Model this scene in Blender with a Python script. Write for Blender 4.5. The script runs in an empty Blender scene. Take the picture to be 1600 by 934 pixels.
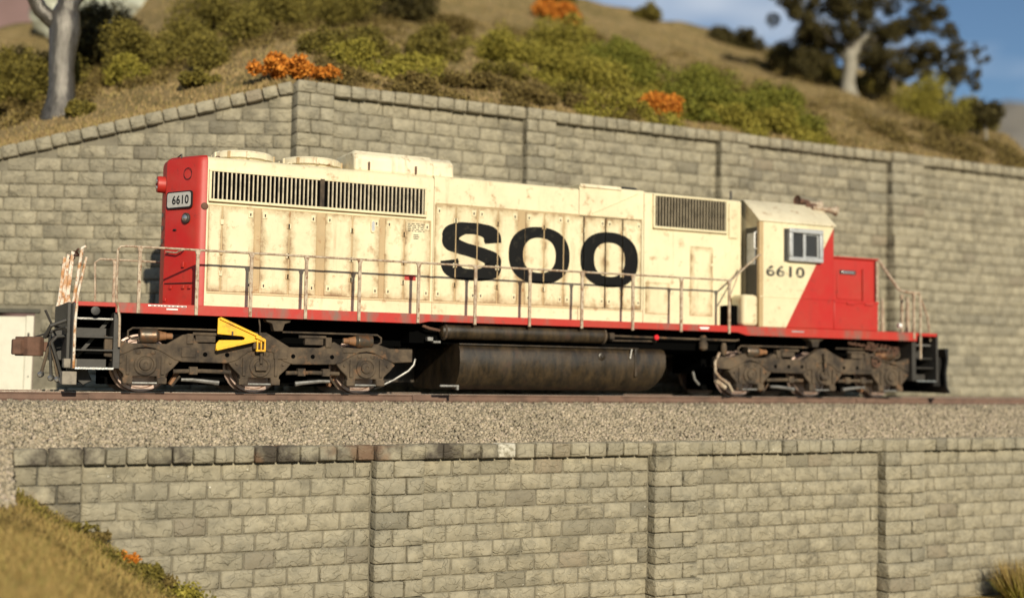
import bpy, math, random
import numpy as np
from mathutils import Vector, Matrix, noise
R = math.radians
rnd = random.Random(7)
rng = np.random.default_rng(11)
scene = bpy.context.scene
col = scene.collection

# ---------------------------------------------------------------- camera
cam_d = bpy.data.cameras.new('camera')
cam = bpy.data.objects.new('camera', cam_d)
col.objects.link(cam)
yaw, pit, rol = .4517, .0590, .0167
F_ = Vector((math.sin(yaw) * math.cos(pit), math.cos(yaw) * math.cos(pit), math.sin(pit)))
R_ = Vector((math.cos(yaw), -math.sin(yaw), 0))
U_ = R_.cross(F_)
R2 = R_ * math.cos(rol) + U_ * math.sin(rol)
U2 = -R_ * math.sin(rol) + U_ * math.cos(rol)
M = Matrix((R2, U2, -F_)).transposed().to_4x4()
M.translation = Vector((-12.3633, -23.808, .4889))
cam.matrix_world = M
cam_d.sensor_width = 36
cam_d.lens = 1909.4 / 1600 * 36
cam_d.clip_start = .1
cam_d.clip_end = 5000
cam_d.dof.use_dof = True
cam_d.dof.focus_distance = 22.3
cam_d.dof.aperture_fstop = .19
scene.camera = cam

# ---------------------------------------------------------------- sky and sun
SUN_DIR = Vector((.07, .60, -.215)).normalized()
world = bpy.data.worlds.new('World')
scene.world = world
world.use_nodes = True
wn = world.node_tree
sky = wn.nodes.new('ShaderNodeTexSky')
sky.sky_type = 'NISHITA'
sky.sun_disc = False
sky.sun_elevation = math.asin(-SUN_DIR.z)
sky.sun_rotation = math.atan2(-SUN_DIR.x, -SUN_DIR.y)
sky.air_density = 1.0
sky.dust_density = 0.0
sky.ozone_density = 3.5
bg = wn.nodes['Background']
bg.inputs['Strength'].default_value = .078
wtc = wn.nodes.new('ShaderNodeTexCoord')
wmap = wn.nodes.new('ShaderNodeMapping')
wmap.inputs['Scale'].default_value = (2.2, 2.2, 7)
wno = wn.nodes.new('ShaderNodeTexNoise')
wno.inputs['Scale'].default_value = 1.6
wno.inputs['Detail'].default_value = 6
wrp = wn.nodes.new('ShaderNodeValToRGB')
wrp.color_ramp.elements[0].position = .50
wrp.color_ramp.elements[0].color = (0, 0, 0, 1)
wrp.color_ramp.elements[1].position = .74
wrp.color_ramp.elements[1].color = (.75, .75, .75, 1)
wmx = wn.nodes.new('ShaderNodeMix')
wmx.data_type = 'RGBA'
wl = wn.links
wl.new(wtc.outputs['Generated'], wmap.inputs['Vector'])
wl.new(wmap.outputs['Vector'], wno.inputs['Vector'])
wl.new(wno.outputs['Fac'], wrp.inputs['Fac'])
wl.new(wrp.outputs['Color'], wmx.inputs['Factor'])
wl.new(sky.outputs['Color'], wmx.inputs['A'])
wmx.inputs['B'].default_value = (10, 10.4, 10.8, 1)
wl.new(wmx.outputs['Result'], bg.inputs['Color'])
sun_d = bpy.data.lights.new('sun', 'SUN')
sun_d.energy = 4.8
sun_d.angle = R(.5)
sun_d.color = (1.0, .90, .70)
sun = bpy.data.objects.new('sun', sun_d)
sun.rotation_euler = SUN_DIR.to_track_quat('-Z', 'Y').to_euler()
sun.location = (-5, -30, 20)
col.objects.link(sun)
scene.view_settings.view_transform = 'Standard'
scene.view_settings.look = 'None'
scene.view_settings.exposure = .08
scene.view_settings.gamma = 1
scene.cycles.use_denoising = True
scene.cycles.max_bounces = 6

# ---------------------------------------------------------------- helpers
WPOS = {}


class MB:
    """collects geometry in world coordinates; build() links it as one mesh object"""
    def __init__(s):
        s.v, s.f = [], []

    def add(s, vs, fs):
        n = len(s.v)
        s.v += [tuple(p) for p in vs]
        s.f += [tuple(i + n for i in f) for f in fs]
        return s

    def box(s, x0, x1, y0, y1, z0, z1):
        x0, x1 = min(x0, x1), max(x0, x1)
        y0, y1 = min(y0, y1), max(y0, y1)
        z0, z1 = min(z0, z1), max(z0, z1)
        return s.add([(x0, y0, z0), (x1, y0, z0), (x1, y1, z0), (x0, y1, z0), (x0, y0, z1), (x1, y0, z1), (x1, y1, z1), (x0, y1, z1)],
                     [(0, 3, 2, 1), (4, 5, 6, 7), (0, 1, 5, 4), (1, 2, 6, 5), (2, 3, 7, 6), (3, 0, 4, 7)])

    def obox(s, c, ax, ay, az, hx, hy, hz):
        c, ax, ay, az = Vector(c), Vector(ax), Vector(ay), Vector(az)
        vs = [c + ax * (hx * i) + ay * (hy * j) + az * (hz * k) for k in (-1, 1) for i, j in ((-1, -1), (1, -1), (1, 1), (-1, 1))]
        return s.add(vs, [(0, 3, 2, 1), (4, 5, 6, 7), (0, 1, 5, 4), (1, 2, 6, 5), (2, 3, 7, 6), (3, 0, 4, 7)])

    def prism_y(s, poly, y0, y1):
        """polygon in XZ (counter-clockwise seen from -Y) extruded along Y"""
        n = len(poly)
        vs = [(x, y0, z) for x, z in poly] + [(x, y1, z) for x, z in poly]
        fs = [tuple(range(n)), tuple(range(2 * n - 1, n - 1, -1))]
        fs += [(i, i + n, (i + 1) % n + n, (i + 1) % n) for i in range(n)]
        return s.add(vs, fs)

    def prism_x(s, poly, x0, x1):
        """polygon in YZ extruded along X"""
        n = len(poly)
        vs = [(x0, y, z) for y, z in poly] + [(x1, y, z) for y, z in poly]
        fs = [tuple(range(n - 1, -1, -1)), tuple(range(n, 2 * n))]
        fs += [(i, (i + 1) % n, (i + 1) % n + n, i + n) for i in range(n)]
        return s.add(vs, fs)

    def prism_z(s, poly, z0, z1):
        n = len(poly)
        vs = [(x, y, z0) for x, y in poly] + [(x, y, z1) for x, y in poly]
        fs = [tuple(range(n - 1, -1, -1)), tuple(range(n, 2 * n))]
        fs += [(i, (i + 1) % n, (i + 1) % n + n, i + n) for i in range(n)]
        return s.add(vs, fs)

    def tube(s, pts, r, n=8, closed_ends=True):
        pts = [Vector(p) for p in pts]
        rs = r if isinstance(r, (list, tuple)) else [r] * len(pts)
        rings = []
        up = Vector((0, 0, 1))
        prev = None
        for i, p in enumerate(pts):
            d = (pts[min(i + 1, len(pts) - 1)] - pts[max(i - 1, 0)]).normalized()
            if prev is None:
                a = d.cross(up)
                if a.length < .05:
                    a = d.cross(Vector((1, 0, 0)))
            else:
                a = prev - d * prev.dot(d)
            a.normalize()
            prev = a
            b = d.cross(a)
            rings.append([p + (a * math.cos(2 * math.pi * k / n) + b * math.sin(2 * math.pi * k / n)) * rs[i] for k in range(n)])
        vs = [v for ring in rings for v in ring]
        fs = []
        for i in range(len(pts) - 1):
            for k in range(n):
                fs.append((i * n + k, (i + 1) * n + k, (i + 1) * n + (k + 1) % n, i * n + (k + 1) % n))
        if closed_ends:
            fs.append(tuple(range(n)))
            fs.append(tuple(range(len(vs) - 1, len(vs) - n - 1, -1)))
        return s.add(vs, fs)

    def lathe(s, c, axis, prof, n=24):
        """prof: list of (distance along axis, radius)"""
        c, d = Vector(c), Vector(axis).normalized()
        a = d.cross(Vector((0, 0, 1)))
        if a.length < .05:
            a = Vector((1, 0, 0))
        a.normalize()
        b = d.cross(a)
        vs, fs = [], []
        for t, r in prof:
            for k in range(n):
                q = 2 * math.pi * k / n
                vs.append(c + d * t + (a * math.cos(q) + b * math.sin(q)) * r)
        for i in range(len(prof) - 1):
            for k in range(n):
                fs.append((i * n + k, (i + 1) * n + k, (i + 1) * n + (k + 1) % n, i * n + (k + 1) % n))
        fs.append(tuple(range(n)))
        fs.append(tuple(range(len(vs) - 1, len(vs) - n - 1, -1)))
        return s.add(vs, fs)

    def mirror_y(s):
        n = len(s.v)
        v2 = [(x, -y, z) for x, y, z in s.v]
        f2 = [tuple(i + n for i in reversed(f)) for f in s.f]
        s.v += v2
        s.f += f2
        return s

    def build(s, name, mat, parent=None, bevel=0, smooth=35, seg=2, recalc=True):
        v = np.array(s.v, dtype=float)
        c = (v.min(0) + v.max(0)) / 2
        me = bpy.data.meshes.new(name)
        me.from_pydata((v - c).tolist(), [], s.f)
        if recalc:
            import bmesh
            bm = bmesh.new()
            bm.from_mesh(me)
            bmesh.ops.recalc_face_normals(bm, faces=bm.faces)
            bm.to_mesh(me)
            bm.free()
        return link(name, me, mat, parent, tuple(c), bevel, smooth, seg)


def link(name, me, mat, parent=None, loc=(0, 0, 0), bevel=0, smooth=35, seg=2):
    if mat is not None and not me.materials:
        me.materials.append(mat)
    if smooth:
        me.polygons.foreach_set('use_smooth', [True] * len(me.polygons))
        me.set_sharp_from_angle(angle=R(smooth))
    o = bpy.data.objects.new(name, me)
    col.objects.link(o)
    place(o, loc, parent)
    if bevel:
        m = o.modifiers.new('bevel', 'BEVEL')
        m.width = bevel
        m.segments = seg
        m.limit_method = 'ANGLE'
        m.angle_limit = R(40)
        m.harden_normals = False
    return o


def place(o, loc, parent=None):
    WPOS[o.name] = Vector(loc)
    if parent is not None:
        o.parent = parent
        o.location = Vector(loc) - WPOS[parent.name]
    else:
        o.location = loc


def empty(name, loc, label, cat, group=None):
    o = bpy.data.objects.new(name, None)
    o.empty_display_size = .3
    col.objects.link(o)
    place(o, loc)
    return tag(o, label, cat, group, 'thing')


def tag(o, label=None, cat=None, group=None, kind=None):
    if label:
        o['label'] = label
    if cat:
        o['category'] = cat
    if group:
        o['group'] = group
    if kind:
        o['kind'] = kind
    return o


def big_mesh(name, verts, faces, mat, parent=None, loc=(0, 0, 0), smooth=0):
    """numpy verts (n,3) and faces (m,k) of one size"""
    me = bpy.data.meshes.new(name)
    nv, (nf, k) = len(verts), faces.shape
    me.vertices.add(nv)
    me.vertices.foreach_set('co', np.ascontiguousarray(verts, dtype=np.float32).ravel())
    me.loops.add(nf * k)
    me.loops.foreach_set('vertex_index', np.ascontiguousarray(faces, dtype=np.int32).ravel())
    me.polygons.add(nf)
    me.polygons.foreach_set('loop_start', np.arange(0, nf * k, k, dtype=np.int32))
    me.polygons.foreach_set('loop_total', np.full(nf, k, dtype=np.int32))
    me.update(calc_edges=True)
    me.validate()
    return link(name, me, mat, parent, loc, 0, smooth)


# ---------------------------------------------------------------- materials
class NT:
    def __init__(s, name):
        s.m = bpy.data.materials.new(name)
        s.m.use_nodes = True
        s.t = s.m.node_tree
        s.b = s.t.nodes['Principled BSDF']

    def n(s, t, **kw):
        o = s.t.nodes.new('ShaderNode' + t)
        for k, v in kw.items():
            setattr(o, k, v)
        return o

    def set(s, sock, v):
        if hasattr(v, 'is_output') or isinstance(v, bpy.types.NodeSocket):
            s.t.links.new(v, sock)
        elif isinstance(v, (tuple, list)) and sock.type == 'RGBA':
            sock.default_value = (*v[:3], 1)
        else:
            sock.default_value = v

    def pos(s, scale=(1, 1, 1), off=(0, 0, 0), src='world'):
        if src == 'world':
            o = s.n('NewGeometry').outputs['Position']
        else:
            o = s.n('TexCoord').outputs['Object']
        mp = s.n('Mapping')
        s.t.links.new(o, mp.inputs['Vector'])
        mp.inputs['Scale'].default_value = scale
        mp.inputs['Location'].default_value = off
        return mp.outputs['Vector']

    def noise(s, vec, scale, detail=4, rough=.55, dist=0):
        o = s.n('TexNoise')
        s.t.links.new(vec, o.inputs['Vector'])
        o.inputs['Scale'].default_value = scale
        o.inputs['Detail'].default_value = detail
        o.inputs['Roughness'].default_value = rough
        o.inputs['Distortion'].default_value = dist
        return o.outputs['Fac']

    def ramp(s, fac, a, b, lo=0., hi=1.):
        o = s.n('MapRange')
        s.set(o.inputs['Value'], fac)
        o.inputs['From Min'].default_value = a
        o.inputs['From Max'].default_value = b
        o.inputs['To Min'].default_value = lo
        o.inputs['To Max'].default_value = hi
        o.clamp = True
        return o.outputs['Result']

    def mix(s, fac, a, b, mode='MIX'):
        o = s.n('Mix', data_type='RGBA', blend_type=mode)
        s.set(o.inputs['Factor'], fac)
        s.set(o.inputs['A'], a)
        s.set(o.inputs['B'], b)
        return o.outputs['Result']

    def math(s, op, a, b=0., c=0.):
        o = s.n('Math', operation=op)
        s.set(o.inputs[0], a)
        s.set(o.inputs[1], b)
        s.set(o.inputs[2], c)
        return o.outputs[0]

    def bump(s, h, strength=.3, dist=.02, prev=None):
        o = s.n('Bump')
        s.set(o.inputs['Height'], h)
        o.inputs['Strength'].default_value = strength
        o.inputs['Distance'].default_value = dist
        if prev is not None:
            s.t.links.new(prev, o.inputs['Normal'])
        return o.outputs['Normal']

    def out(s, color, rough=.6, normal=None, metal=0., spec=.5):
        s.set(s.b.inputs['Base Color'], color)
        s.set(s.b.inputs['Roughness'], rough)
        s.set(s.b.inputs['Metallic'], metal)
        s.b.inputs['Specular IOR Level'].default_value = spec
        if normal is not None:
            s.t.links.new(normal, s.b.inputs['Normal'])
        return s.m


CREAM = (.75, .665, .44)
RED = (.44, .013, .009)


def weather(t, base, rust=(.30, .145, .05), amount=1., streak=True):
    p = t.pos()
    tan = tuple(x * .58 + y * .20 for x, y in zip(base, (.44, .33, .17)))
    big = t.noise(p, .8, 6, .65)
    c = t.mix(t.ramp(big, .40, .70, 0, .55 * amount), base, tan)
    blotch = t.noise(t.pos((1, 1, .7), (2, 5, 3)), 2.6, 7, .7)
    c = t.mix(t.ramp(blotch, .52, .70, 0, .38 * amount), c, tan)
    if streak:
        mk = t.noise(t.pos((1.1, 1.1, .7), (3, 7, 1)), 1.0, 3)
        st = t.noise(t.pos((6, 6, .6)), 1.3, 6, .7)
        f = t.math('MULTIPLY', t.ramp(st, .55, .75, 0, 1), t.ramp(mk, .42, .66, 0, .72 * amount))
        c = t.mix(f, c, rust)
        st2 = t.noise(t.pos((26, 26, .9), (5, 1, 2)), 1.0, 4, .6)
        c = t.mix(t.ramp(st2, .62, .76, 0, .14 * amount), c, tuple(x * .45 for x in tan))
    blot = t.noise(t.pos((1.6, 1.6, 1.6), (9, 2, 4)), 2.3, 8, .72)
    c = t.mix(t.ramp(blot, .575, .68, 0, .75 * amount), c, rust)
    chip = t.noise(p, 19, 4, .65)
    c = t.mix(t.ramp(chip, .69, .73, 0, .85 * amount), c, (.10, .055, .03))
    fine = t.noise(p, 60, 2)
    c = t.mix(t.ramp(fine, .35, .7, 0, .22), c, tuple(x * .66 for x in base))
    return c


def paint(name, base, amount=1., rough=.5, bump=.12, streak=True):
    t = NT(name)
    c = weather(t, base, amount=amount, streak=streak)
    n = t.bump(t.noise(t.pos(), 14, 4), bump, .02)
    return t.out(c, t.ramp(t.noise(t.pos(), 3, 4), .3, .7, rough - .1, rough + .2), n)


def door_paint():
    """cream door skin: grime and rust bleed in from the panel borders"""
    t = NT('door_paint')
    c = weather(t, CREAM)
    sep = t.n('SeparateXYZ')
    t.t.links.new(t.n('TexCoord').outputs['Generated'], sep.inputs[0])
    ex = t.math('MINIMUM', sep.outputs['X'], t.math('SUBTRACT', 1, sep.outputs['X']))
    ez = t.math('MULTIPLY', t.math('MINIMUM', sep.outputs['Z'], t.math('SUBTRACT', 1, sep.outputs['Z'])), 2.6)
    e = t.math('MINIMUM', ex, ez)
    wob = t.noise(t.pos((1.3, 1, 1.1), (1, 1, 7)), 3.0, 6, .7)
    d = t.math('ADD', e, t.math('MULTIPLY', t.math('SUBTRACT', wob, .5), .75))
    c = t.mix(t.ramp(d, -.02, .24, .72, 0), c, (.34, .23, .105))
    c = t.mix(t.ramp(d, -.10, .05, .80, 0), c, (.17, .085, .032))
    sc = t.noise(t.pos((1, 1, 1), (6, 6, 6)), 8, 6, .7)
    c = t.mix(t.ramp(sc, .63, .69, 0, .4), c, (.25, .17, .08))
    return t.out(c, .55, t.bump(t.noise(t.pos(), 5, 4), .25, .02))


def cab_paint():
    """cream behind a slanting line, red ahead of it"""
    t = NT('cab_paint')
    c1 = weather(t, CREAM, amount=1.15)
    c2 = weather(t, RED, (.16, .03, .02), .7)
    sep = t.n('SeparateXYZ')
    t.t.links.new(t.n('NewGeometry').outputs['Position'], sep.inputs[0])
    line = t.math('SUBTRACT', sep.outputs['X'], t.math('MULTIPLY_ADD', sep.outputs['Z'], .585, 4.48))
    side = t.math('LESS_THAN', sep.outputs['Z'], 4.0)
    f = t.math('MULTIPLY', t.ramp(line, -.006, .006), side)
    c = t.mix(f, c1, c2)
    return t.out(c, .5, t.bump(t.noise(t.pos(), 12, 4), .12, .02))


def red_fade(name, base=RED):
    t = NT(name)
    c = weather(t, base, (.13, .035, .025), .8)
    fade = t.noise(t.pos((.7, .7, 1.2), (2, 4, 8)), 1.5, 4)
    c = t.mix(t.ramp(fade, .5, .75, 0, .45), c, (.44, .055, .045))
    return t.out(c, .5, t.bump(t.noise(t.pos(), 12, 4), .1, .02))


def sill_paint():
    t = NT('sill_paint')
    c = weather(t, (.44, .018, .011), (.14, .05, .035), .9)
    g = t.noise(t.pos((1.1, 1, .5), (1, 0, 0)), 1.9, 4, .6)
    c = t.mix(t.ramp(g, .53, .68, 0, .85), c, (.16, .11, .085))
    return t.out(c, .6, t.bump(t.noise(t.pos(), 12, 4), .15, .02))


def plain(name, c, rough=.6, metal=0., vary=.35, scale=6, bump=.15, c2=None, lo=.45, hi=.7, spec=.5):
    t = NT(name)
    c2 = c2 or tuple(x * (1 - vary) for x in c)
    k = t.mix(t.ramp(t.noise(t.pos(), scale, 6, .62), lo, hi), c, c2)
    return t.out(k, rough, t.bump(t.noise(t.pos(), scale * 4, 4), bump, .02), metal, spec)


def truck_mat():
    t = NT('truck_grime')
    a = t.noise(t.pos(), 2.2, 6, .65)
    c = t.mix(t.ramp(a, .38, .62), (.112, .080, .050), (.028, .020, .014))
    b = t.noise(t.pos((1, 1, 1), (4, 1, 2)), 5, 5, .6)
    c = t.mix(t.ramp(b, .58, .72, 0, .7), c, (.20, .105, .05))
    return t.out(c, .85, t.bump(t.noise(t.pos(), 38, 5, .7), .4, .015))


def tank_mat():
    t = NT('tank_grime')
    st = t.noise(t.pos((3, 2, 1.0)), 1.8, 7, .7)
    c = t.mix(t.ramp(st, .4, .68), (.015, .011, .007), (.062, .040, .019))
    b = t.noise(t.pos(), 3, 6, .6)
    c = t.mix(t.ramp(b, .6, .75, 0, .7), c, (.055, .024, .013))
    return t.out(c, t.ramp(b, .3, .7, .30, .6), t.bump(t.noise(t.pos(), 26, 5, .7), .25, .015))


def post_mat(name, a, b, d):
    t = NT(name)
    n1 = t.noise(t.pos((3, 3, 2)), 3.2, 6, .65)
    c = t.mix(t.ramp(n1, .42, .60), a, b)
    n2 = t.noise(t.pos((3, 3, 2), (5, 2, 1)), 6, 4, .65)
    c = t.mix(t.ramp(n2, .55, .66), c, d)
    return t.out(c, .65, t.bump(t.noise(t.pos(), 40, 4), .25, .01))


def stone(name, island=False, dark=0.):
    """buff rock faced casting: every block takes its own tone; darker creases"""
    t = NT(name)
    rv = t.n('NewGeometry').outputs['Random Per Island'] if island else t.n('ObjectInfo').outputs['Random']
    ramp = t.n('ValToRGB')
    e = ramp.color_ramp.elements
    cols = [(0, (.325, .288, .205)), (.22, (.36, .32, .228)), (.5, (.335, .296, .212)), (.72, (.365, .324, .23)), (.86, (.31, .275, .197)), (.94, (.26, .232, .167)), (.975, (.185, .167, .125)), (1, (.29, .238, .166))]
    e[0].position, e[0].color = cols[0][0], (*cols[0][1], 1)
    e[1].position, e[1].color = cols[-1][0], (*cols[-1][1], 1)
    for p_, c_ in cols[1:-1]:
        k = e.new(p_)
        k.color = (*c_, 1)
    t.t.links.new(rv, ramp.inputs['Fac'])
    c = ramp.outputs['Color']
    mott = t.noise(t.pos(), 4.5, 6, .65)
    c = t.mix(t.ramp(mott, .40, .62, 0, .6), c, (.20, .178, .126))
    patch = t.noise(t.pos((1, 1, 1.6), (2, 9, 5)), 1.7, 6, .7)
    c = t.mix(t.ramp(patch, .50, .68, 0, .68), c, (.125, .112, .08))
    large = t.noise(t.pos((1, 1, 1.5), (4, 4, 1)), .55, 4)
    c = t.mix(t.ramp(large, .45, .7, 0, .30), c, (.22, .208, .165))
    # rock face: terraces with curving edges, a faint darker line along each edge
    wv = t.noise(t.pos((1, 1, 1.5)), 3.4, 2.0, .45, .6)
    cre = t.math('ABSOLUTE', t.math('SUBTRACT', wv, .5))
    line = t.ramp(cre, 0, .030, 1, 0)
    step1 = t.ramp(wv, .482, .518)
    wv2 = t.noise(t.pos((1, 1, 1.5), (5, 2, 9)), 3.9, 2.0, .45, .5)
    step2 = t.ramp(wv2, .53, .56)
    c = t.mix(t.math('MULTIPLY', line, .20), c, (.10, .095, .07))
    chipn = t.noise(t.pos((1, 1, 1), (1, 8, 5)), 13, 3, .6)
    c = t.mix(t.ramp(chipn, .735, .76, 0, .85), c, (.72, .69, .60))
    if dark:
        dn = t.noise(t.pos((1, 1, 1), (3, 3, 3)), 2.0, 5, .6)
        c = t.mix(t.ramp(dn, .40, .60, 0, dark), c, (.055, .045, .035))
        br = t.noise(t.pos((1, 1, 1), (8, 1, 3)), 1.1, 3)
        c = t.mix(t.ramp(br, .56, .64, 0, .6 * dark), c, (.20, .115, .065))
    rel = t.noise(t.pos(), 7, 5, .6)
    n = t.bump(rel, .5, .04)
    n = t.bump(t.math('ADD', step1, step2), .6, .02, n)
    n = t.bump(t.noise(t.pos(), 55, 3), .12, .01, n)
    return t.out(c, .8, n, 0, .3)


def ballast_mat():
    t = NT('ballast')
    rv = t.n('NewGeometry').outputs['Random Per Island']
    ramp = t.n('ValToRGB')
    e = ramp.color_ramp.elements
    e[0].color = (.18, .155, .11, 1)
    e[1].color = (.54, .455, .33, 1)
    k = e.new(.3)
    k.color = (.31, .262, .185, 1)
    k = e.new(.75)
    k.color = (.40, .335, .24, 1)
    k = e.new(.93)
    k.color = (.43, .35, .27, 1)
    t.t.links.new(rv, ramp.inputs['Fac'])
    c = t.mix(t.ramp(t.noise(t.pos(), .8, 3), .45, .7, 0, .35), ramp.outputs['Color'], (.2, .17, .12))
    return t.out(c, .85, t.bump(t.noise(t.pos(), 60, 3), .3, .01), 0, .3)


def leaf_mat(name, a, b, d):
    t = NT(name)
    rv = t.n('NewGeometry').outputs['Random Per Island']
    ramp = t.n('ValToRGB')
    e = ramp.color_ramp.elements
    e[0].color = (*a, 1)
    e[1].color = (*d, 1)
    k = e.new(.55)
    k.color = (*b, 1)
    t.t.links.new(rv, ramp.inputs['Fac'])
    return t.out(ramp.outputs['Color'], .75, None, 0, .2)


def hill_mat(name, a, b, d):
    t = NT(name)
    c = t.mix(t.ramp(t.noise(t.pos(), .45, 5, .6), .38, .66), a, b)
    c = t.mix(t.ramp(t.noise(t.pos((1, 1, 1), (4, 2, 0)), 2.2, 6, .65), .48, .68, 0, .7), c, d)
    n = t.bump(t.noise(t.pos(), 9, 6, .7), .8, .12)
    return t.out(c, .95, n, 0, .1)


M_ = dict(
    cream=paint('cream_paint', CREAM),
    cream_rust=paint('cream_rusty', (.50, .36, .19), 1.7),
    cream_soft=paint('cream_roof_paint', (.78, .70, .50), 1.5),
    door_skin=door_paint(), red=red_fade('red_paint'), cab=cab_paint(), sill=sill_paint(),
    truck=truck_mat(), tank=tank_mat(),
    black=plain('black_paint', (.012, .011, .010), .5, 0, .3),
    shade_tone=NT('shade_black').out((.003, .003, .003), .95, None, 0, 0.),  # near-black without gloss: shade in gaps and openings put into the colour
    letter=plain('black_lettering', (.006, .006, .006), .55, 0, 0, 5, .1, (.045, .04, .03), .58, .76, .12),
    number=plain('faded_number', (.05, .045, .035), .6, 0, 0, 9, .1, (.45, .40, .28), .54, .66),
    post=post_mat('handrail_paint', (.46, .38, .28), (.27, .185, .125), (.18, .078, .03)),
    post_rust=post_mat('rusty_stanchion', (.66, .60, .50), (.42, .20, .07), (.22, .085, .03)),
    steel=plain('dull_steel', (.30, .29, .27), .45, .6, .5, 9),
    silver=plain('bright_metal', (.62, .61, .58), .3, .9, .3, 12),
    grey=plain('grey_metal', (.46, .47, .475), .45, .3, .3, 7),
    dgrey=plain('dark_grey_paint', (.040, .036, .031), .6, 0, .4, 5),
    rust=plain('coupler_rust', (.13, .066, .042), .85, 0, .5, 5),
    cyl=plain('brake_cylinder_metal', (.10, .082, .06), .38, .5, .4, 7, .2, (.22, .10, .045)),
    cyl_rust=plain('brake_cylinder_rust', (.24, .115, .05), .7, 0, .5, 7),
    tread=plain('wheel_tread', (.46, .34, .29), .38, .6, .3, 5),
    wheel=plain('wheel_rust', (.16, .075, .035), .85, 0, .6, 6),
    rail=plain('rail_rust', (.165, .098, .070), .8, 0, .4, 3, .3, (.10, .06, .043)),
    rail_top=plain('rail_head_steel', (.56, .50, .42), .35, .7, .3, 8),
    taupe=plain('taupe_block', (.26, .225, .18), .8, 0, .5, 6),
    board=plain('dull_number_board', (.46, .45, .42), .5, 0, .15, 8),
    tie=plain('tie_wood', (.075, .055, .04), .9, 0, .5, 5, .5),
    yellow=plain('yellow_paint', (.80, .44, .012), .55, 0, .12, 5, .2, (.42, .22, .02), .52, .70),
    white=plain('white_plate', (.78, .77, .74), .5, 0, .08, 8),
    pane=plain('window_glass', (.035, .033, .03), .06, 0, .2, 2, 0),
    lamp=plain('red_lens', (.75, .03, .04), .2, 0, .1, 8),
    stone=stone('stone_block'), stone_all=stone('stone_block_joined', True), stone_dark=stone('stained_coping', False, .95), stone_quoin=stone('quoin_stone', False, .5), stone_white=plain('whitened_stone', (.52, .49, .40), .85, 0, .5, 11, .5, (.26, .235, .17), .46, .6),
    mortar=plain('mortar', (.185, .165, .12), .9, 0, .45, 2.5, .5),
    mortar_dark=plain('dark_mortar', (.085, .08, .062), .9, 0, .45, 2.5, .5),
    ballast=ballast_mat(),
    bed=plain('ballast_bed', (.16, .145, .11), .95, 0, .4, 9, .8),
    hill=hill_mat('dry_grass_slope', (.28, .205, .098), (.185, .142, .058), (.10, .088, .03)),
    bank=hill_mat('golden_bank', (.40, .275, .10), (.31, .22, .08), (.22, .175, .06)),
    ground=hill_mat('ground_soil', (.16, .12, .07), (.13, .10, .055), (.10, .08, .04)),
    far=plain('far_hill', (.20, .18, .15), .95, 0, .3, .08, 0),
    mauve=plain('mauve_hill', (.20, .125, .115), .95, 0, .25, .1, 0),
    rock=plain('pale_rock', (.47, .48, .39), .9, 0, .45, .6, .8),
    grass=leaf_mat('dry_grass_blades', (.23, .16, .072), (.36, .255, .12), (.26, .21, .07)),
    grass2=leaf_mat('golden_grass_blades', (.20, .14, .045), (.40, .275, .10), (.24, .21, .06)),
    bark=None, door=plain('cream_door', (.66, .63, .52), .55, 0, .12, 4, .05),
)


def bark_mat(name, a, b, rough, metal):
    t = NT(name)
    n1 = t.noise(t.pos((3, 3, .8)), 4, 5, .6)
    c = t.mix(t.ramp(n1, .4, .65), a, b)
    return t.out(c, rough, t.bump(t.noise(t.pos((4, 4, 1.2)), 6, 6, .65), .5, .05), metal)


M_['bark'] = bark_mat('silvery_bark', (.135, .122, .104), (.075, .066, .054), .22, .45)
M_['bark3'] = bark_mat('dark_bark', (.045, .036, .024), (.025, .02, .014), .8, 0)
M_['bark2'] = bark_mat('pale_bark', (.30, .275, .22), (.20, .18, .135), .7, 0)
LEAF = dict(
    olive=leaf_mat('olive_leaves', (.070, .059, .013), (.155, .127, .026), (.25, .20, .04)),
    green=leaf_mat('green_leaves', (.072, .080, .012), (.165, .165, .022), (.26, .24, .04)),
    lime=leaf_mat('yellow_green_leaves', (.11, .10, .016), (.25, .215, .032), (.36, .30, .055)),
    brown=leaf_mat('brown_green_leaves', (.07, .052, .018), (.15, .105, .032), (.22, .165, .05)),
    orange=leaf_mat('orange_leaves', (.28, .085, .010), (.56, .19, .022), (.72, .29, .045)),
    dark=leaf_mat('dark_leaves', (.022, .018, .006), (.062, .050, .015), (.12, .097, .03)),
)

# ---------------------------------------------------------------- ground, hill, ballast
RX = [-60, -30, -10.9, -10.0, -8.7, -7.5, -5.6, -4.5, -0.4, 8.3, 14.2, 17.9, 20.7, 22.6, 26.1, 29.9, 34.7, 38.4, 41.6, 44.3, 49.6, 80]
RZ = [8, 11, 12.9, 13.1, 13.4, 13.9, 15.1, 16.7, 18.2, 18.8, 18.2, 18.0, 17.7, 17.6, 17.2, 16.9, 16.6, 16, 15.5, 15, 15, 15]
YR = 26.


def hill_z(X, Y):
    X, Y = np.asarray(X, float), np.asarray(Y, float)
    y0 = np.where(X > -5, 2.75, 2.73 + (-5 - X) * .484 + .1)
    z0 = np.maximum(np.where(X > -5, 6.72, 6.78 - (-5 - X) * .2735), -.2)
    zr = np.interp(X, RX, RZ)
    t = np.clip((Y - y0) / (YR - y0), 0, 2.6)
    s = np.where(t < 1, np.clip(t, 0, 1) ** .9 * (1 - .12 * np.sin(np.pi * np.clip(t, 0, 1))), 1 - (t - 1) * .9)
    lump = .16 * np.sin(X * .9 + Y * .5) * np.sin(Y * .8 - X * .3) + .08 * np.sin(X * 2.3 + 1) * np.sin(Y * 2.1)
    m_ = np.clip((X - (20.8 + .75 * (Y - 6))) / 6, 0, 1)
    m_ = m_ * m_ * (3 - 2 * m_)
    return z0 + ((zr - z0) * s + lump * np.clip(t * 6, 0, 1)) * (1 - m_) - 5 * m_


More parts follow.
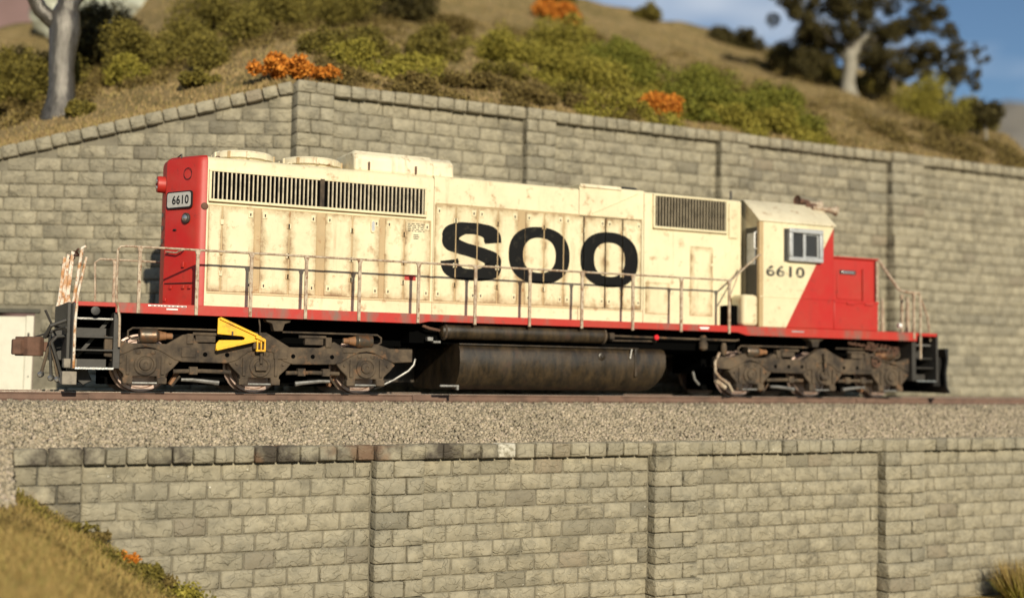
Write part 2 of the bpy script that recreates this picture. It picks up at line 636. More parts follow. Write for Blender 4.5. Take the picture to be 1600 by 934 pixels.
def bank_z(X, Y):
    X, Y = np.asarray(X, float), np.asarray(Y, float)
    z = np.where(X < -10.9, -1.55, -1.55 - (X + 10.9) * .68)
    z = z - .13 * np.clip(-3.3 - Y, 0, 60) + .05 * np.sin(X * 3 + Y * 2) * np.sin(Y * 3.1)
    return np.maximum(z, -4.45)


def grid_mesh(name, xs, ys, fz, mat, kind='structure'):
    X, Y = np.meshgrid(xs, ys)
    V = np.stack([X, Y, fz(X, Y)], -1).reshape(-1, 3)
    nx, ny = len(xs), len(ys)
    i = np.arange((ny - 1) * (nx - 1))
    a = (i // (nx - 1)) * nx + i % (nx - 1)
    Fc = np.stack([a, a + 1, a + nx + 1, a + nx], -1)
    return tag(big_mesh(name, V, Fc, mat, smooth=60), kind=kind)


grid_mesh('ground', np.array([-3000, -300, -60, 60, 300, 3000.]), np.array([-3000, -300, -60, 60, 300, 3000.]), lambda X, Y: X * 0 - 4.6, M_['ground'])
grid_mesh('grassy_bank', np.concatenate([np.linspace(-60, -16, 16), np.arange(-15.6, -4, .2), np.linspace(-3.5, 60, 20)]),
          np.concatenate([np.linspace(-70, -12, 14), np.arange(-11.6, -2.9, .2)]), bank_z, M_['bank'])
xs = np.concatenate([np.linspace(-60, -17, 20), np.arange(-16.5, 46, .35), np.linspace(47, 80, 14)])
tt = np.concatenate([np.linspace(0, 1, 70), np.linspace(1.08, 2.5, 12)])
y0s = np.where(xs > -5, 2.75, 2.73 + (-5 - xs) * .484 + .1)
V = np.array([[(x, y0 + t * (YR - y0), float(hill_z(x, y0 + t * (YR - y0)))) for x, y0 in zip(xs, y0s)] for t in tt]).reshape(-1, 3)
nx = len(xs)
ii = np.arange((len(tt) - 1) * (nx - 1))
aa = (ii // (nx - 1)) * nx + ii % (nx - 1)
tag(big_mesh('hill', V, np.stack([aa, aa + 1, aa + nx + 1, aa + nx], -1), M_['hill'], smooth=60), kind='structure')


def mound(name, cx, cy, rx, ry, h, mat, seed):
    xs_, ys_ = np.linspace(-1, 1, 40), np.linspace(-1, 1, 24)

    def fz(X, Y):
        r = np.clip(1 - ((X - cx) / rx) ** 2 - ((Y - cy) / ry) ** 2, 0, 1)
        return -4.7 + h * r ** .8 * (1 + .12 * np.sin(X * 7 / rx + seed) + .08 * np.sin(X * 17 / rx + 2 * seed + Y / ry * 5))
    return grid_mesh(name, cx + xs_ * rx, cy + ys_ * ry, fz, mat)


mound('distant_hill', 330, 250, 150, 80, 84, M_['far'], 1.)
mound('distant_hill', -32, 190, 85, 50, 92, M_['mauve'], 2.)

# ballast bed and stones
def bed_z(Y):
    Y = np.asarray(Y, float)
    return np.interp(Y, [-4.2, -3.05, -1.75, -1.35, -.95, 2.6, 7], [-1.62, -.93, -.285, -.22, -.215, -.24, -.26])


xs = np.linspace(-40, 60, 60)
ys = np.array([-4.2, -3.05, -2.5, -1.75, -1.35, -.95, 0, 2.6, 9])
ob = grid_mesh('ballast_bed', np.concatenate([[-40], np.linspace(-10.9, 60, 40)]), np.array([-3.0, -2.5, -1.75, -1.35, -.95, 0, 2.6, 9]), lambda X, Y: bed_z(Y) - .02, M_['bed'])
ob2 = grid_mesh('ballast_shoulder', np.linspace(-40, -10.98, 12), np.array([-4.2, -3.05, -2.95]), lambda X, Y: bed_z(Y) - .02, M_['bed'])


def stones(n, x0, x1, y0, y1, smin, smax):
    X = rng.uniform(x0, x1, n)
    Y = rng.uniform(y0, y1, n)
    S = rng.uniform(smin, smax, n)
    Z = bed_z(Y) + S * rng.uniform(-.1, .55, n)
    base = np.array([(1, 0, 0), (-1, 0, 0), (0, 1, 0), (0, -1, 0), (0, 0, 1), (0, 0, -1), (.7, .7, .5), (-.7, .6, -.5)]) * .62
    hull = np.array([(0, 2, 4), (2, 1, 4), (1, 3, 4), (3, 0, 4), (2, 0, 5), (1, 2, 5), (3, 1, 5), (0, 3, 5)])
    b = base[:6]
    V = b[None] * S[:, None, None] * rng.uniform(.65, 1.3, (n, 6, 1)) + rng.normal(0, .09, (n, 6, 3)) * S[:, None, None]
    A = rng.normal(size=(n, 3, 3))
    Q, _ = np.linalg.qr(A)
    V = np.einsum('nij,nkj->nki', Q, V) + np.stack([X, Y, Z], -1)[:, None]
    return V.reshape(-1, 3), (hull[None] + (np.arange(n) * 6)[:, None, None]).reshape(-1, 3)


parts = [stones(62000, -13.5, 15, -3.02, -.93, .04, .082), stones(4200, -13.5, -10.98, -4.2, -3.0, .055, .10), stones(5500, 15, 30, -3.02, -.93, .08, .13),
         stones(6000, -14, 24, -.72, 2.2, .08, .13)]
VV, FF, k = [], [], 0
for v_, f_ in parts:
    VV.append(v_)
    FF.append(f_ + k)
    k += len(v_)
tag(big_mesh('ballast_gravel', np.concatenate(VV), np.concatenate(FF), M_['ballast']), 'angular grey buff ballast gravel sloping from the track to the wall coping', 'gravel', kind='stuff')

# ---------------------------------------------------------------- stone walls
def block_mesh(w, h, d, seed, nx=5, nz=4, rough=.028):
    """rock faced block, front at y=0 facing -Y, back at y=d, centred in x and z"""
    r = random.Random(seed)
    vs, fs = [], []
    for j in range(nz):
        for i in range(nx):
            u, v = (0, .055, .5 + r.uniform(-.15, .15), .945, 1)[i], (0, .10, .90, 1)[j]
            # pull the border inwards a little and back, so the edges are rounded
            x = (-.5 + u) * w
            z = (-.5 + v) * h
            edge = i in (0, nx - 1) or j in (0, nz - 1)
            corner = i in (0, nx - 1) and j in (0, nz - 1)
            if edge:
                x *= 1 - (.012 if corner else .003) / w * 2
                z *= 1 - (.010 if corner else .002) / h * 2
                y = .009 + r.uniform(-.003, .003)
            else:
                x += r.uniform(-.012, .012) * w
                z += r.uniform(-.02, .02) * h
                y = -.004 - r.uniform(0, rough)
            vs.append((x, y, z))
    for j in range(nz - 1):
        for i in range(nx - 1):
            a = j * nx + i
            q_ = (a, a + 1, a + nx + 1, a + nx)
            fs.append(q_)
    ring = [i for i in range(nx)] + [j * nx + nx - 1 for j in range(1, nz)] + [(nz - 1) * nx + i for i in range(nx - 2, -1, -1)] + [j * nx for j in range(nz - 2, 0, -1)]
    k = len(vs)
    for q_ in ring:
        x, y, z = vs[q_]
        vs.append((x * 1.004, d, z * 1.004))
    m = len(ring)
    for i in range(m):
        fs.append((ring[(i + 1) % m], ring[i], k + i, k + (i + 1) % m))
    return vs, fs


def block_data(name, mat, w, h, d, n, seed0, rough=.028):
    out = []
    for i in range(n):
        vs, fs = block_mesh(w, h, d, seed0 + i, rough=rough)
        me = bpy.data.meshes.new(name)
        me.from_pydata(vs, [], fs)
        me.materials.append(mat)
        me.polygons.foreach_set('use_smooth', [True] * len(me.polygons))
        me.set_sharp_from_angle(angle=R(50))
        out.append(me)
    return out


BW, BH = .585, .30
BLK = block_data('stone_block', M_['stone'], BW, BH - .007, .12, 12, 100)
PIL = block_data('pilaster_stone', M_['stone'], BW, BH - .007, .42, 8, 200, .035)
PILD = block_data('pilaster_stone', M_['stone_quoin'], BW, BH - .007, .42, 4, 250, .035)
COP = block_data('coping_stone', M_['stone'], .36, .27, .5, 8, 300, .03)
COPW = block_data('coping_stone', M_['stone_white'], .36, .27, .5, 2, 380, .03)
COPD = block_data('coping_stone', M_['stone_dark'], .36, .27, .5, 6, 350, .03)


class Wall:
    def __init__(s, root, origin, ang):
        s.root, s.o, s.a = root, Vector(origin), ang
        s.d = Vector((math.cos(ang), math.sin(ang), 0))
        s.n = Vector((math.sin(ang), -math.cos(ang), 0))      # out of the face
        s.cells = []
        s.rest = ([], [])

    def at(s, u, z, out=0.):
        p = s.o + s.d * u + s.n * out
        return Vector((p.x, p.y, z))

    def piece(s, name, pool, u, z, w, w0, out, hs=1., tilt=0.):
        me = rnd.choice(pool)
        o = bpy.data.objects.new(name, me)
        col.objects.link(o)
        place(o, s.at(u, z, out), s.root)
        o.rotation_euler = (0, tilt, s.a)
        fl = rnd.choice((1, -1))
        o.scale = ((w - .016) / w0 , 1, hs)
        return o

    def blocks(s, u0, u1, ztop, nrow, out, keep=None, prio=None):
        for r_ in range(nrow):
            z = ztop - BH * (r_ + .5)
            u = u0
            first = BW * (.5 if r_ % 2 else 1.) * rnd.uniform(.85, 1.1)
            while u < u1 - .02:
                w = first if first else BW * rnd.uniform(.9, 1.1)
                first = None
                if u1 - (u + w) < .2:
                    w = u1 - u
                if keep is None or keep(u + w / 2, z, w):
                    s.cells.append((prio(u + w / 2, z) if prio else 0, u + w / 2, z + rnd.uniform(-.004, .004), w, out + rnd.uniform(-.005, .005)))
                u += w

    def flush(s, limit=300):
        s.cells.sort(key=lambda c: c[0])
        for c in s.cells[:limit]:
            s.piece('stone_block', BLK, c[1], c[2], c[3], BW, c[4])
        rest = s.cells[limit:]
        if rest:
            b = MB()
            for i, c in enumerate(rest):
                vs, fs = block_mesh(BW, BH - .007, .12, 500 + i % 40)
                k = (c[3] - .016) / BW
                P = s.at(c[1], c[2], c[4])
                b.add([P + s.d * (x * k) - s.n * y + Vector((0, 0, z)) for x, y, z in vs], fs)
            o = b.build('stone_blocks', M_['stone_all'], s.root, smooth=50)
            o['kind'] = 'stuff'

    def coping(s, u0, u1, z, out, w=.36, pool=COP, z1=None, hs=1.0, pools=None):
        n = max(1, round((u1 - u0) / w))
        ws = np.array([rnd.uniform(.85, 1.15) for _ in range(n)])
        ws *= (u1 - u0) / ws.sum()
        u = u0
        for k in ws:
            f = (u + k / 2 - u0) / (u1 - u0)
            zz = z if z1 is None else z + (z1 - z) * f
            tilt = 0 if z1 is None else -math.atan2(z1 - z, u1 - u0)
            pl = pools(u + k / 2) if pools else pool
            s.piece('coping_stone', pl, u + k / 2, zz + rnd.uniform(-.006, .006), k, .36, out + rnd.uniform(-.015, .015), hs * rnd.uniform(.97, 1.03), tilt)
            u += k

    def pilaster(s, u0, u1, ztop, nrow, out, ledge=None, ledge_out=.12, pool=PIL):
        W_ = u1 - u0
        for r_ in range(nrow):
            z = ztop - BH * (r_ + .5)
            o_ = out + (ledge_out if ledge is not None and z < ledge else 0)
            ex = .06 if ledge is not None and z < ledge else 0
            k = W_ * (.36 if r_ % 2 == 0 else .64) * rnd.uniform(.95, 1.05)
            for a, b in ((u0 - ex, u0 + k), (u0 + k, u1 + ex)):
                s.piece('pilaster_stone', pool, (a + b) / 2, z, b - a, BW, o_ + rnd.uniform(-.012, .012))


# lower wall along the ballast, face at y = -3.1
lw = empty('lower_retaining_wall', (0, -3.0, -4.6), 'long buff stone block retaining wall below the ballast, with pilasters and soldier coping', 'wall')
W = Wall(lw, (0, -3.1, 0), 0.)
ZC = -1.13
b = MB().box(-10.9, 26, -3.085, -2.6, -4.7, -.9)
b.build('wall_core', M_['mortar'], lw, smooth=0)
PX = [(-10.96, -9.92), (-5.04, -4.10), (.74, 1.78), (6.66, 7.80), (13.2, 14.3), (20.0, 21.1)]
for i, (a, c) in enumerate(PX):
    MB().box(a + .04, c - .04, -3.1 - (.07 if i == 0 else .19), -3.0, -4.7, -.93).build('pilaster_core', M_['mortar_dark'] if i == 0 else M_['mortar'], lw, smooth=0)
    o_ = .10 if i == 0 else .24
    W.pilaster(a, c, ZC, 12, o_, None if i == 0 else -3.42, pool=PILD if i == 0 else PIL)
    W.coping(a, c, -.985, o_ + .02, .5, COPD if i <= 1 else COP)
for i in range(len(PX) - 1):
    a, c = PX[i][1], PX[i + 1][0]
    W.blocks(a, c, ZC, 12, 0, None, lambda u, z: abs(u + 2) + (40 if u > 14 else 0) + (30 if z < -4.2 else 0))
    W.coping(a, c, -.985, .17, .36, COP, pools=lambda u: (COPW if -2.75 < u < -2.35 else COPD if (u < -7.9 and rnd.random() < .25) or (-7.2 < u < -5.0) or (-4.1 < u < -2.7) else COP))
W.flush(300)

# upper wall behind the track, face at y = 2.5
uw = empty('upper_retaining_wall', (8, 2.75, -.3), 'tall buff stone retaining wall behind the locomotive, level coping and four pilasters', 'wall')
W = Wall(uw, (0, 2.5, 0), 0.)
MB().box(-4.9, 34, 2.516, 2.95, -.4, 6.75).build('wall_core', M_['mortar'], uw, smooth=0)
PX = [(-5.06, -4.2), (.62, 1.42), (6.28, 7.2), (12.15, 13.35), (19.0, 20.2), (26, 27.2)]
ZC = 6.57
for i, (a, c) in enumerate(PX):
    MB().box(a + .04, c - .04, 2.5 - .18, 2.7, -.4, 6.7).build('pilaster_core', M_['mortar'], uw, smooth=0)
    W.pilaster(a, c, ZC, 23, .22, 4.45, .14)
    W.coping(a, c, 6.705, .24, .5)
for i in range(len(PX) - 1):
    a, c = PX[i][1], PX[i + 1][0]

    def prio(u, z):
        hidden = (u < 7 and z < 4.35) or (7 <= u < 12.2 and z < 2.2) or u > 19
        return (100 if hidden else 0) + u + (0 if z > 0 else 20)
    W.blocks(a, c, ZC, 23, 0, None, prio)
    W.coping(a, c, 6.705, .17, .36)
W.flush(300)

# wing wall, turned away from the track, its coping falling to the left
ww_a = math.atan2(2.73 - 5.58, -5.0 + 10.89)
wlen = 16.0
wd = Vector((math.cos(ww_a), math.sin(ww_a), 0))
P_end = Vector((-5.0, 2.73, 0))
P_org = P_end - wd * wlen
ww = empty('wing_retaining_wall', (-9, 4.9, -.3), 'stone block wing wall whose coping slopes down from the corner pilaster, with a doorway', 'wall')
W = Wall(ww, P_org, ww_a)
slope = (6.9 - 5.29) / (Vector((-5.0, 2.73)) - Vector((-10.89, 5.58))).length


def wz(u):
    return 6.86 - (wlen - u) * slope


DU0, DU1, DZ1 = wlen - 8.2, wlen - 5.62, 1.60      # doorway
def wprism(poly, o0, o1, name, mat):
    b = MB()
    n = len(poly)
    vs = [W.at(u, z, o0) for u, z in poly] + [W.at(u, z, o1) for u, z in poly]
    b.add(vs, [tuple(range(n)), tuple(range(2 * n - 1, n - 1, -1))] + [(i, i + n, (i + 1) % n + n, (i + 1) % n) for i in range(n)])
    return b.build(name, mat, ww, smooth=0)


wprism([(0, -.4), (DU0, -.4), (DU0, wz(DU0) - .1), (0, wz(0) - .1)], -.016, -.5, 'wall_core', M_['mortar'])
wprism([(DU0, DZ1), (DU1, DZ1), (DU1, wz(DU1) - .1), (DU0, wz(DU0) - .1)], -.016, -.5, 'wall_core', M_['mortar'])
wprism([(DU1, -.4), (wlen, -.4), (wlen, wz(wlen) - .1), (DU1, wz(DU1) - .1)], -.016, -.5, 'wall_core', M_['mortar'])


def wkeep(u, z, w):
    top = wz(u - w / 2) - .20
    if z + BH / 2 > top + .09:
        return False
    return not (DU0 - w / 2 + .05 < u < DU1 + w / 2 - .08 and z - BH / 2 < DZ1 - .1)


W.blocks(3.0, wlen - .02, 6.57, 23, 0, wkeep, lambda u, z: (100 if z < -.1 else 0) + (wlen - u) + (20 if u > wlen - 3.0 and z < 4 else 0))
W.flush(300)
W.coping(0, wlen - .02, wz(0) - .12, .12, .36, COP, wz(wlen) - .12)
# door leaf standing in the opening
dr = empty('wall_door', W.at((DU0 + DU1) / 2, -.26, -.2), 'plain cream door set in the wing wall opening behind the rear coupler', 'door')
def dbox(u0, u1, z0, z1, o0, o1, name, mat, par=dr, bevel=.01):
    b = MB()
    pts = [(u0, z0), (u1, z0), (u1, z1), (u0, z1)]
    b.add([W.at(u, z, o0) for u, z in pts] + [W.at(u, z, o1) for u, z in pts], [(0, 1, 2, 3), (7, 6, 5, 4), (0, 4, 5, 1), (1, 5, 6, 2), (2, 6, 7, 3), (3, 7, 4, 0)])
    return b.build(name, mat, par, bevel=bevel)


e1 = DU1 - .04
dbox(e1 - .17, e1, -.26, 1.54, -.10, -.06, 'door_edge', M_['door'])
dbox(DU0 + .05, e1 - .185, -.26, 1.52, -.12, -.075, 'door_panel', M_['door'])
dbox(e1 - .12, e1 - .075, 1.0, 1.16, -.057, -.03, 'handle', M_['dgrey'])
dbox(e1 - .09, e1 - .06, .18, .21, -.057, -.045, 'rivet', M_['dgrey'])
dbox(DU0 - .1, DU1 + .12, DZ1 + .0, DZ1 + .09, -.06, .03, 'lintel', M_['mortar_dark'], ww)

# ---------------------------------------------------------------- track
tr = empty('railway_track', (0, 0, -.3), 'rusty brown steel rails on dark ties half buried in ballast', 'track')
TX0, TX1 = -38, 58
for sy in (-1, 1):
    y = .75 * sy
    prof = [(-.075, -.17), (.075, -.17), (.075, -.150), (.014, -.125), (.014, -.045), (.037, -.035), (.037, -.006), (-.037, -.006), (-.037, -.035), (-.014, -.045), (-.014, -.125), (-.075, -.150)]
    r_ = MB().prism_x([(y + a, c) for a, c in prof], TX0, TX1).build('rail', M_['rail'], tr, smooth=0)
    MB().box(TX0, TX1, y - .034, y + .034, -.006, -.0005).build('rail_head', M_['rail_top'], r_, smooth=0)
    for jx in (-9.3, -3.1, 1.2, 8.4):
        MB().box(jx - .28, jx + .28, y - .05, y - .036, -.13, -.03).build('rail_joint_bar', M_['rail'], r_, bevel=.006)
tie_me = None
x = -30
while x < 40:
    o = MB().box(x - .12 + rnd.uniform(-.02, .02), x + .12, -1.32 + rnd.uniform(-.05, .05), 1.32, -.36, -.175 - rnd.uniform(0, .012))
    o.build('tie', M_['tie'], tr, bevel=.012, seg=1)
    if -12 < x < 14:
        for dx in (-.07, .07):
            MB().box(x + dx - .022, x + dx + .022, -.875, -.82, -.176, -.138).build('spike', M_['rail'], tr, smooth=0)
    x += .56

# ---------------------------------------------------------------- locomotive
L = empty('diesel_locomotive', (0, 0, 0), 'weathered cream and red six-axle diesel locomotive lettered SOO, standing on the track', 'locomotive')
HY = .93           # half width of the long hood
SY = 1.53          # half width of the platform
ZP = 1.58          # top of the platform


def P(name, mb, mat, par=L, bevel=0., smooth=35, seg=2, label=None):
    o = mb.build(name, M_[mat] if isinstance(mat, str) else mat, par, bevel, smooth, seg)
    if label:
        o['label'] = label
    return o


# platform, underframe
sill = P('side_sill', MB().prism_y([(-9.27, 1.40), (-3.60, 1.385), (-3.35, 1.435), (4.05, 1.435), (4.30, 1.375), (9.34, 1.375), (9.34, ZP), (-9.27, ZP)], -SY, -SY + .05), 'sill', bevel=.008)
P('side_sill', MB().box(-9.27, 9.34, SY - .05, SY, 1.40, ZP), 'sill')
P('walkway', MB().box(-9.27, 9.34, -SY + .05, SY - .05, 1.50, ZP - .004).box(-10.0, -9.27, -.95, .95, 1.5, ZP - .004).box(9.34, 10.05, -.95, .95, 1.5, ZP - .004), 'red')
P('underframe', MB().box(-9.9, 9.9, -.62, .62, .95, 1.5), 'shade_tone')
P('underframe_skirt', MB().box(-3.6, 4.3, -1.1, 1.1, 1.02, 1.42), 'shade_tone')
for x, w in ((-9.0, 1), (-7.9, 1), (1.5, 1)):
    pass
# stencil lines on the sill, too fine to read
for x0, x1, z in ((-8.72, -8.05, 1.545), (-8.4, -8.2, 1.49), (3.02, 3.28, 1.515), (3.05, 3.25, 1.49), (5.55, 5.9, 1.50)):
    pl = P('stencil_strip', MB().box(x0, x1, -SY - .004, -SY - .001, z - .012, z + .014), 'white' if x0 < 5 else 'grey', smooth=0)
    if x0 == -8.72:
        x = x0 + .05
        while x < x1 - .06:
            w = rnd.uniform(.02, .06)
            P('stencil_mark', MB().box(x, x + w, -SY - .007, -SY - .0045, z - .006, z + .006), 'black', pl, smooth=0)
            x += w + .025

# --- long hood body (sections along X)
def hood_prof(ztop, hy=HY, r=.16, zb=ZP):
    pts = [(-hy, zb)]
    for k in range(7):
        q = math.pi - k / 6 * math.pi / 2
        pts.append((-hy + r + r * math.cos(q), ztop - r * .75 + r * .75 * math.sin(q)))
    pts.append((0, ztop + .02))
    pts += [(-y, z) for y, z in reversed(pts[:-1])]
    return pts


hood = P('long_hood', MB().prism_x(hood_prof(4.42), -7.62, -3.065), 'cream', smooth=40)
hood2 = P('engine_hood', MB().prism_x(hood_prof(4.44, HY, .10), -3.055, .295), 'cream', smooth=40)
hood3 = P('inertial_hood', MB().prism_x(hood_prof(4.52, HY + .004, .06), .305, 1.93), 'cream', smooth=40)
hood4 = P('electrical_cabinet', MB().prism_x(hood_prof(4.50, HY + .012, .10), 1.94, 4.55), 'cream', smooth=40)
P('roof_cap', MB().prism_x([(-.97, 4.47), (.97, 4.47), (.94, 4.55), (-.94, 4.55)], .32, 1.35), 'cream_soft', hood3, bevel=.015)
P('roof_vent', MB().prism_x([(-.8, 4.52), (.8, 4.52), (.7, 4.60), (-.7, 4.60)], 1.45, 1.88), 'black', hood3, bevel=.02)
P('antenna_post', MB().tube([(4.62, -.45, 4.45), (4.62, -.45, 4.78)], .028), 'dgrey', hood4)
# seams and beads
P('panel_seam', MB().box(-3.02, 1.9, -HY - .008, -HY, 3.855, 3.875), 'cream_rust', hood2, smooth=0)
P('panel_seam', MB().box(-7.58, 1.93, -HY - .010, -HY, 1.842, 1.862), 'cream_rust', hood, smooth=0)
def bead(p0, p1, w, y, par, mat='cream', name='bead'):
    p0, p1 = Vector((p0[0], y, p0[1])), Vector((p1[0], y, p1[1]))
    d = (p1 - p0)
    ln = d.length
    d.normalize()
    return P(name, MB().obox((p0 + p1) / 2, d, (0, 1, 0), d.cross(Vector((0, 1, 0))), ln / 2, .014, w), mat, par, bevel=.004)


bead((.62, 3.92), (1.78, 4.44), .016, -HY - .005, hood3)
bead((3.72, 2.95), (4.45, 3.45), .022, -HY - .014, hood4)
for x0, x1, z0, z1 in ((3.16, 3.77, 1.80, 3.36), (1.99, 2.62, 1.80, 2.50)):
    P('access_panel', MB().box(x0, x1, -HY - .026, -HY - .008, z0, z1), 'door_skin', hood4, bevel=.006)
P('drain_pipe', MB().box(4.2, 4.44, -HY - .05, -HY - .01, 3.60, 4.42), 'cream', hood4, bevel=.03)

# --- doors with latches and hinges
DA = [(-7.58, -7.34), (-7.32, -6.72), (-6.60, -6.05), (-6.03, -5.50), (-5.33, -4.79), (-4.77, -4.21), (-4.10, -3.70), (-3.68, -3.13)]
DB = [(-3.03, -2.58), (-2.56, -2.10), (-2.08, -1.63), (-1.61, -1.16), (-.99, -.55), (-.53, -.08), (-.06, .41), (.43, .95), (.97, 1.38), (1.40, 1.87)]
STRIP = [(-6.72, -6.60, 3.49), (-5.50, -5.33, 3.49), (-4.21, -4.10, 3.49), (-1.16, -.99, 3.83)]
DY = -HY - .016
P('door_frame', MB().box(-7.59, -3.11, -HY - .004, -HY + .01, 1.875, 3.50), 'cream_rust', hood, smooth=0)
P('door_frame', MB().box(-3.04, 1.885, -HY - .004, -HY + .01, 1.875, 3.85), 'cream_rust', hood2, smooth=0)
for k, (rng_, zt, par) in enumerate(((DA, 3.485, hood), (DB, 3.835, hood2))):
    for i, (a, c) in enumerate(rng_):
        P('door', MB().box(a + .004, c - .004, DY, -HY, 1.885, zt), 'door_skin', par, bevel=.006)
        if c - a > .3:
            hx = c - .08 if i % 2 else a + .08
            for z in (zt - .12, 2.03):
                lt = P('latch', MB().box(hx - .045, hx + .045, DY - .014, DY, z - .065, z + .065), 'cream', par, bevel=.006)
                P('latch_handle', MB().box(hx - .013, hx + .013, DY - .03, DY - .014, z - .03, z + .02), 'dgrey', par, bevel=.005)
            gx = a if i % 2 else c
            for z in (zt - .30, 2.62, 2.22):
                P('hinge', MB().box(gx - .045, gx + .02, DY - .02, DY + .002, z - .05, z + .05), 'cream_rust' if rnd.random() < .45 else 'cream', par, bevel=.008)
for a, c, zt in STRIP:
    P('hinge_strip', MB().box(a + .003, c - .003, -HY - .009, -HY, 1.885, zt), 'cream_rust', hood if zt < 3.6 else hood2, bevel=.004)
# oval sight glass, and rows of fine stencil on one door
t_ = MB()
ov = [(.05 * math.cos(q) - 4.36, 3.30 + (.075 if math.sin(q) > 0 else -.075) + .055 * math.sin(q)) for q in np.linspace(0, 2 * math.pi, 25)[:-1]]
P('sight_glass_frame', MB().prism_y(ov, DY - .03, DY), 'cream', hood, bevel=.006)
ov2 = [((x + 4.36) * .62 - 4.36, (z - 3.30) * .75 + 3.30) for x, z in ov]
P('sight_glass', MB().prism_y(ov2, DY - .034, DY - .02), 'grey', hood)
for j in range(5):
    x = -3.62
    while x < -3.24:
        w = rnd.uniform(.03, .09)
        P('stencil_mark', MB().box(x, min(x + w, -3.2), DY - .003, DY - .001, 3.40 - j * .036, 3.416 - j * .036), 'black', hood, smooth=0)
        x += w + .03
for j in range(3):
    P('stencil_mark', MB().box(-3.50, -3.39 + .02 * (j % 2), DY - .003, DY - .001, 3.18 - j * .036, 3.195 - j * .036), 'black', hood, smooth=0)
P('warning_placard', MB().box(-3.67, -3.43, DY - .006, DY - .001, 2.27, 2.38), 'red', hood, smooth=0, label='small red placard on a hood door')

# --- SOO lettering, painted over each door panel in turn
def clipx(poly, x0, x1):
    for x_, keep in ((x0, 1), (x1, -1)):
        out = []
        for i in range(len(poly)):
            a, c = poly[i], poly[(i + 1) % len(poly)]
            ia, ic = (a[0] - x_) * keep >= 0, (c[0] - x_) * keep >= 0
            if ia:
                out.append(a)
            if ia != ic:
                t = (x_ - a[0]) / (c[0] - a[0])
                out.append((x_, a[1] + (c[1] - a[1]) * t))
        poly = out
        if len(poly) < 3:
            return []
    return poly


def ring_quads(cx, cz, a, b_, ai, bi, ex=2.35, n=72):
    def pt(A, B, q):
        c, s = math.cos(q), math.sin(q)
        return (cx + A * math.copysign(abs(c) ** (2 / ex), c), cz + B * math.copysign(abs(s) ** (2 / ex), s))
    Q = []
    for k in range(n):
        q0, q1 = 2 * math.pi * k / n, 2 * math.pi * (k + 1) / n
        Q.append([pt(a, b_, q0), pt(a, b_, q1), pt(ai, bi, q1), pt(ai, bi, q0)])
    return Q


def catmull(pts, n=7):
    out = []
    for i in range(len(pts) - 1):
        p0, p1, p2, p3 = pts[max(i - 1, 0)], pts[i], pts[i + 1], pts[min(i + 2, len(pts) - 1)]
        for k in range(n):
            t = k / n
            out.append(tuple(.5 * (2 * p1[j] + (p2[j] - p0[j]) * t + (2 * p0[j] - 5 * p1[j] + 4 * p2[j] - p3[j]) * t * t + (3 * p1[j] - p0[j] - 3 * p2[j] + p3[j]) * t ** 3) for j in range(len(p1))))
    out.append(tuple(pts[-1]))
    return out


def s_quads(x0, z0, w, h):
    sp = [(.855, .665), (.835, .755), (.755, .845), (.62, .886), (.49, .893), (.34, .880), (.205, .815), (.150, .715), (.195, .615), (.33, .555), (.50, .512), (.68, .462), (.815, .395), (.858, .295), (.81, .185), (.67, .122), (.50, .107), (.32, .122), (.185, .200), (.130, .330)]
    c = catmull(sp)
    c = [(x0 + x * w, z0 + y * h) for x, y in c]
    Q, prev = [], None
    for i, p_ in enumerate(c):
        a, d = c[max(i - 1, 0)], c[min(i + 1, len(c) - 1)]
        tx, tz = d[0] - a[0], d[1] - a[1]
        l_ = math.hypot(tx, tz)
        tx, tz = tx / l_, tz / l_
        if i == 0:
            tx, tz = -.12, .99
        if i == len(c) - 1:
            tx, tz = -.1, .99
        hw = (.119 * abs(tx) + .178 * abs(tz) ** 1.5) * 1.0
        l, r_ = (p_[0] - tz * hw, p_[1] + tx * hw), (p_[0] + tz * hw, p_[1] - tx * hw)
        if prev:
            Q.append([prev[0], l, r_, prev[1]])
        prev = (l, r_)
    return Q


LET = [('letter_s', s_quads(-2.89, 2.315, 1.36, 1.215)), ('letter_o', ring_quads(-.645, 2.935, .725, .600, .385, .37)), ('letter_o', ring_quads(1.065, 2.935, .725, .600, .385, .37))]
surf = [(a + .002, c - .002, DY - .003) for a, c in DB] + [(-1.158, -.992, -HY - .012)]
for nm, Q in LET:
    mb = MB()
    for x0, x1, y in surf:
        for qd in Q:
            pc = clipx(qd, x0, x1)
            if len(pc) >= 3:
                mb.add([(x, y, z) for x, z in pc], [tuple(range(len(pc)))])
    mb.build(nm, M_['letter'], hood2, smooth=0)

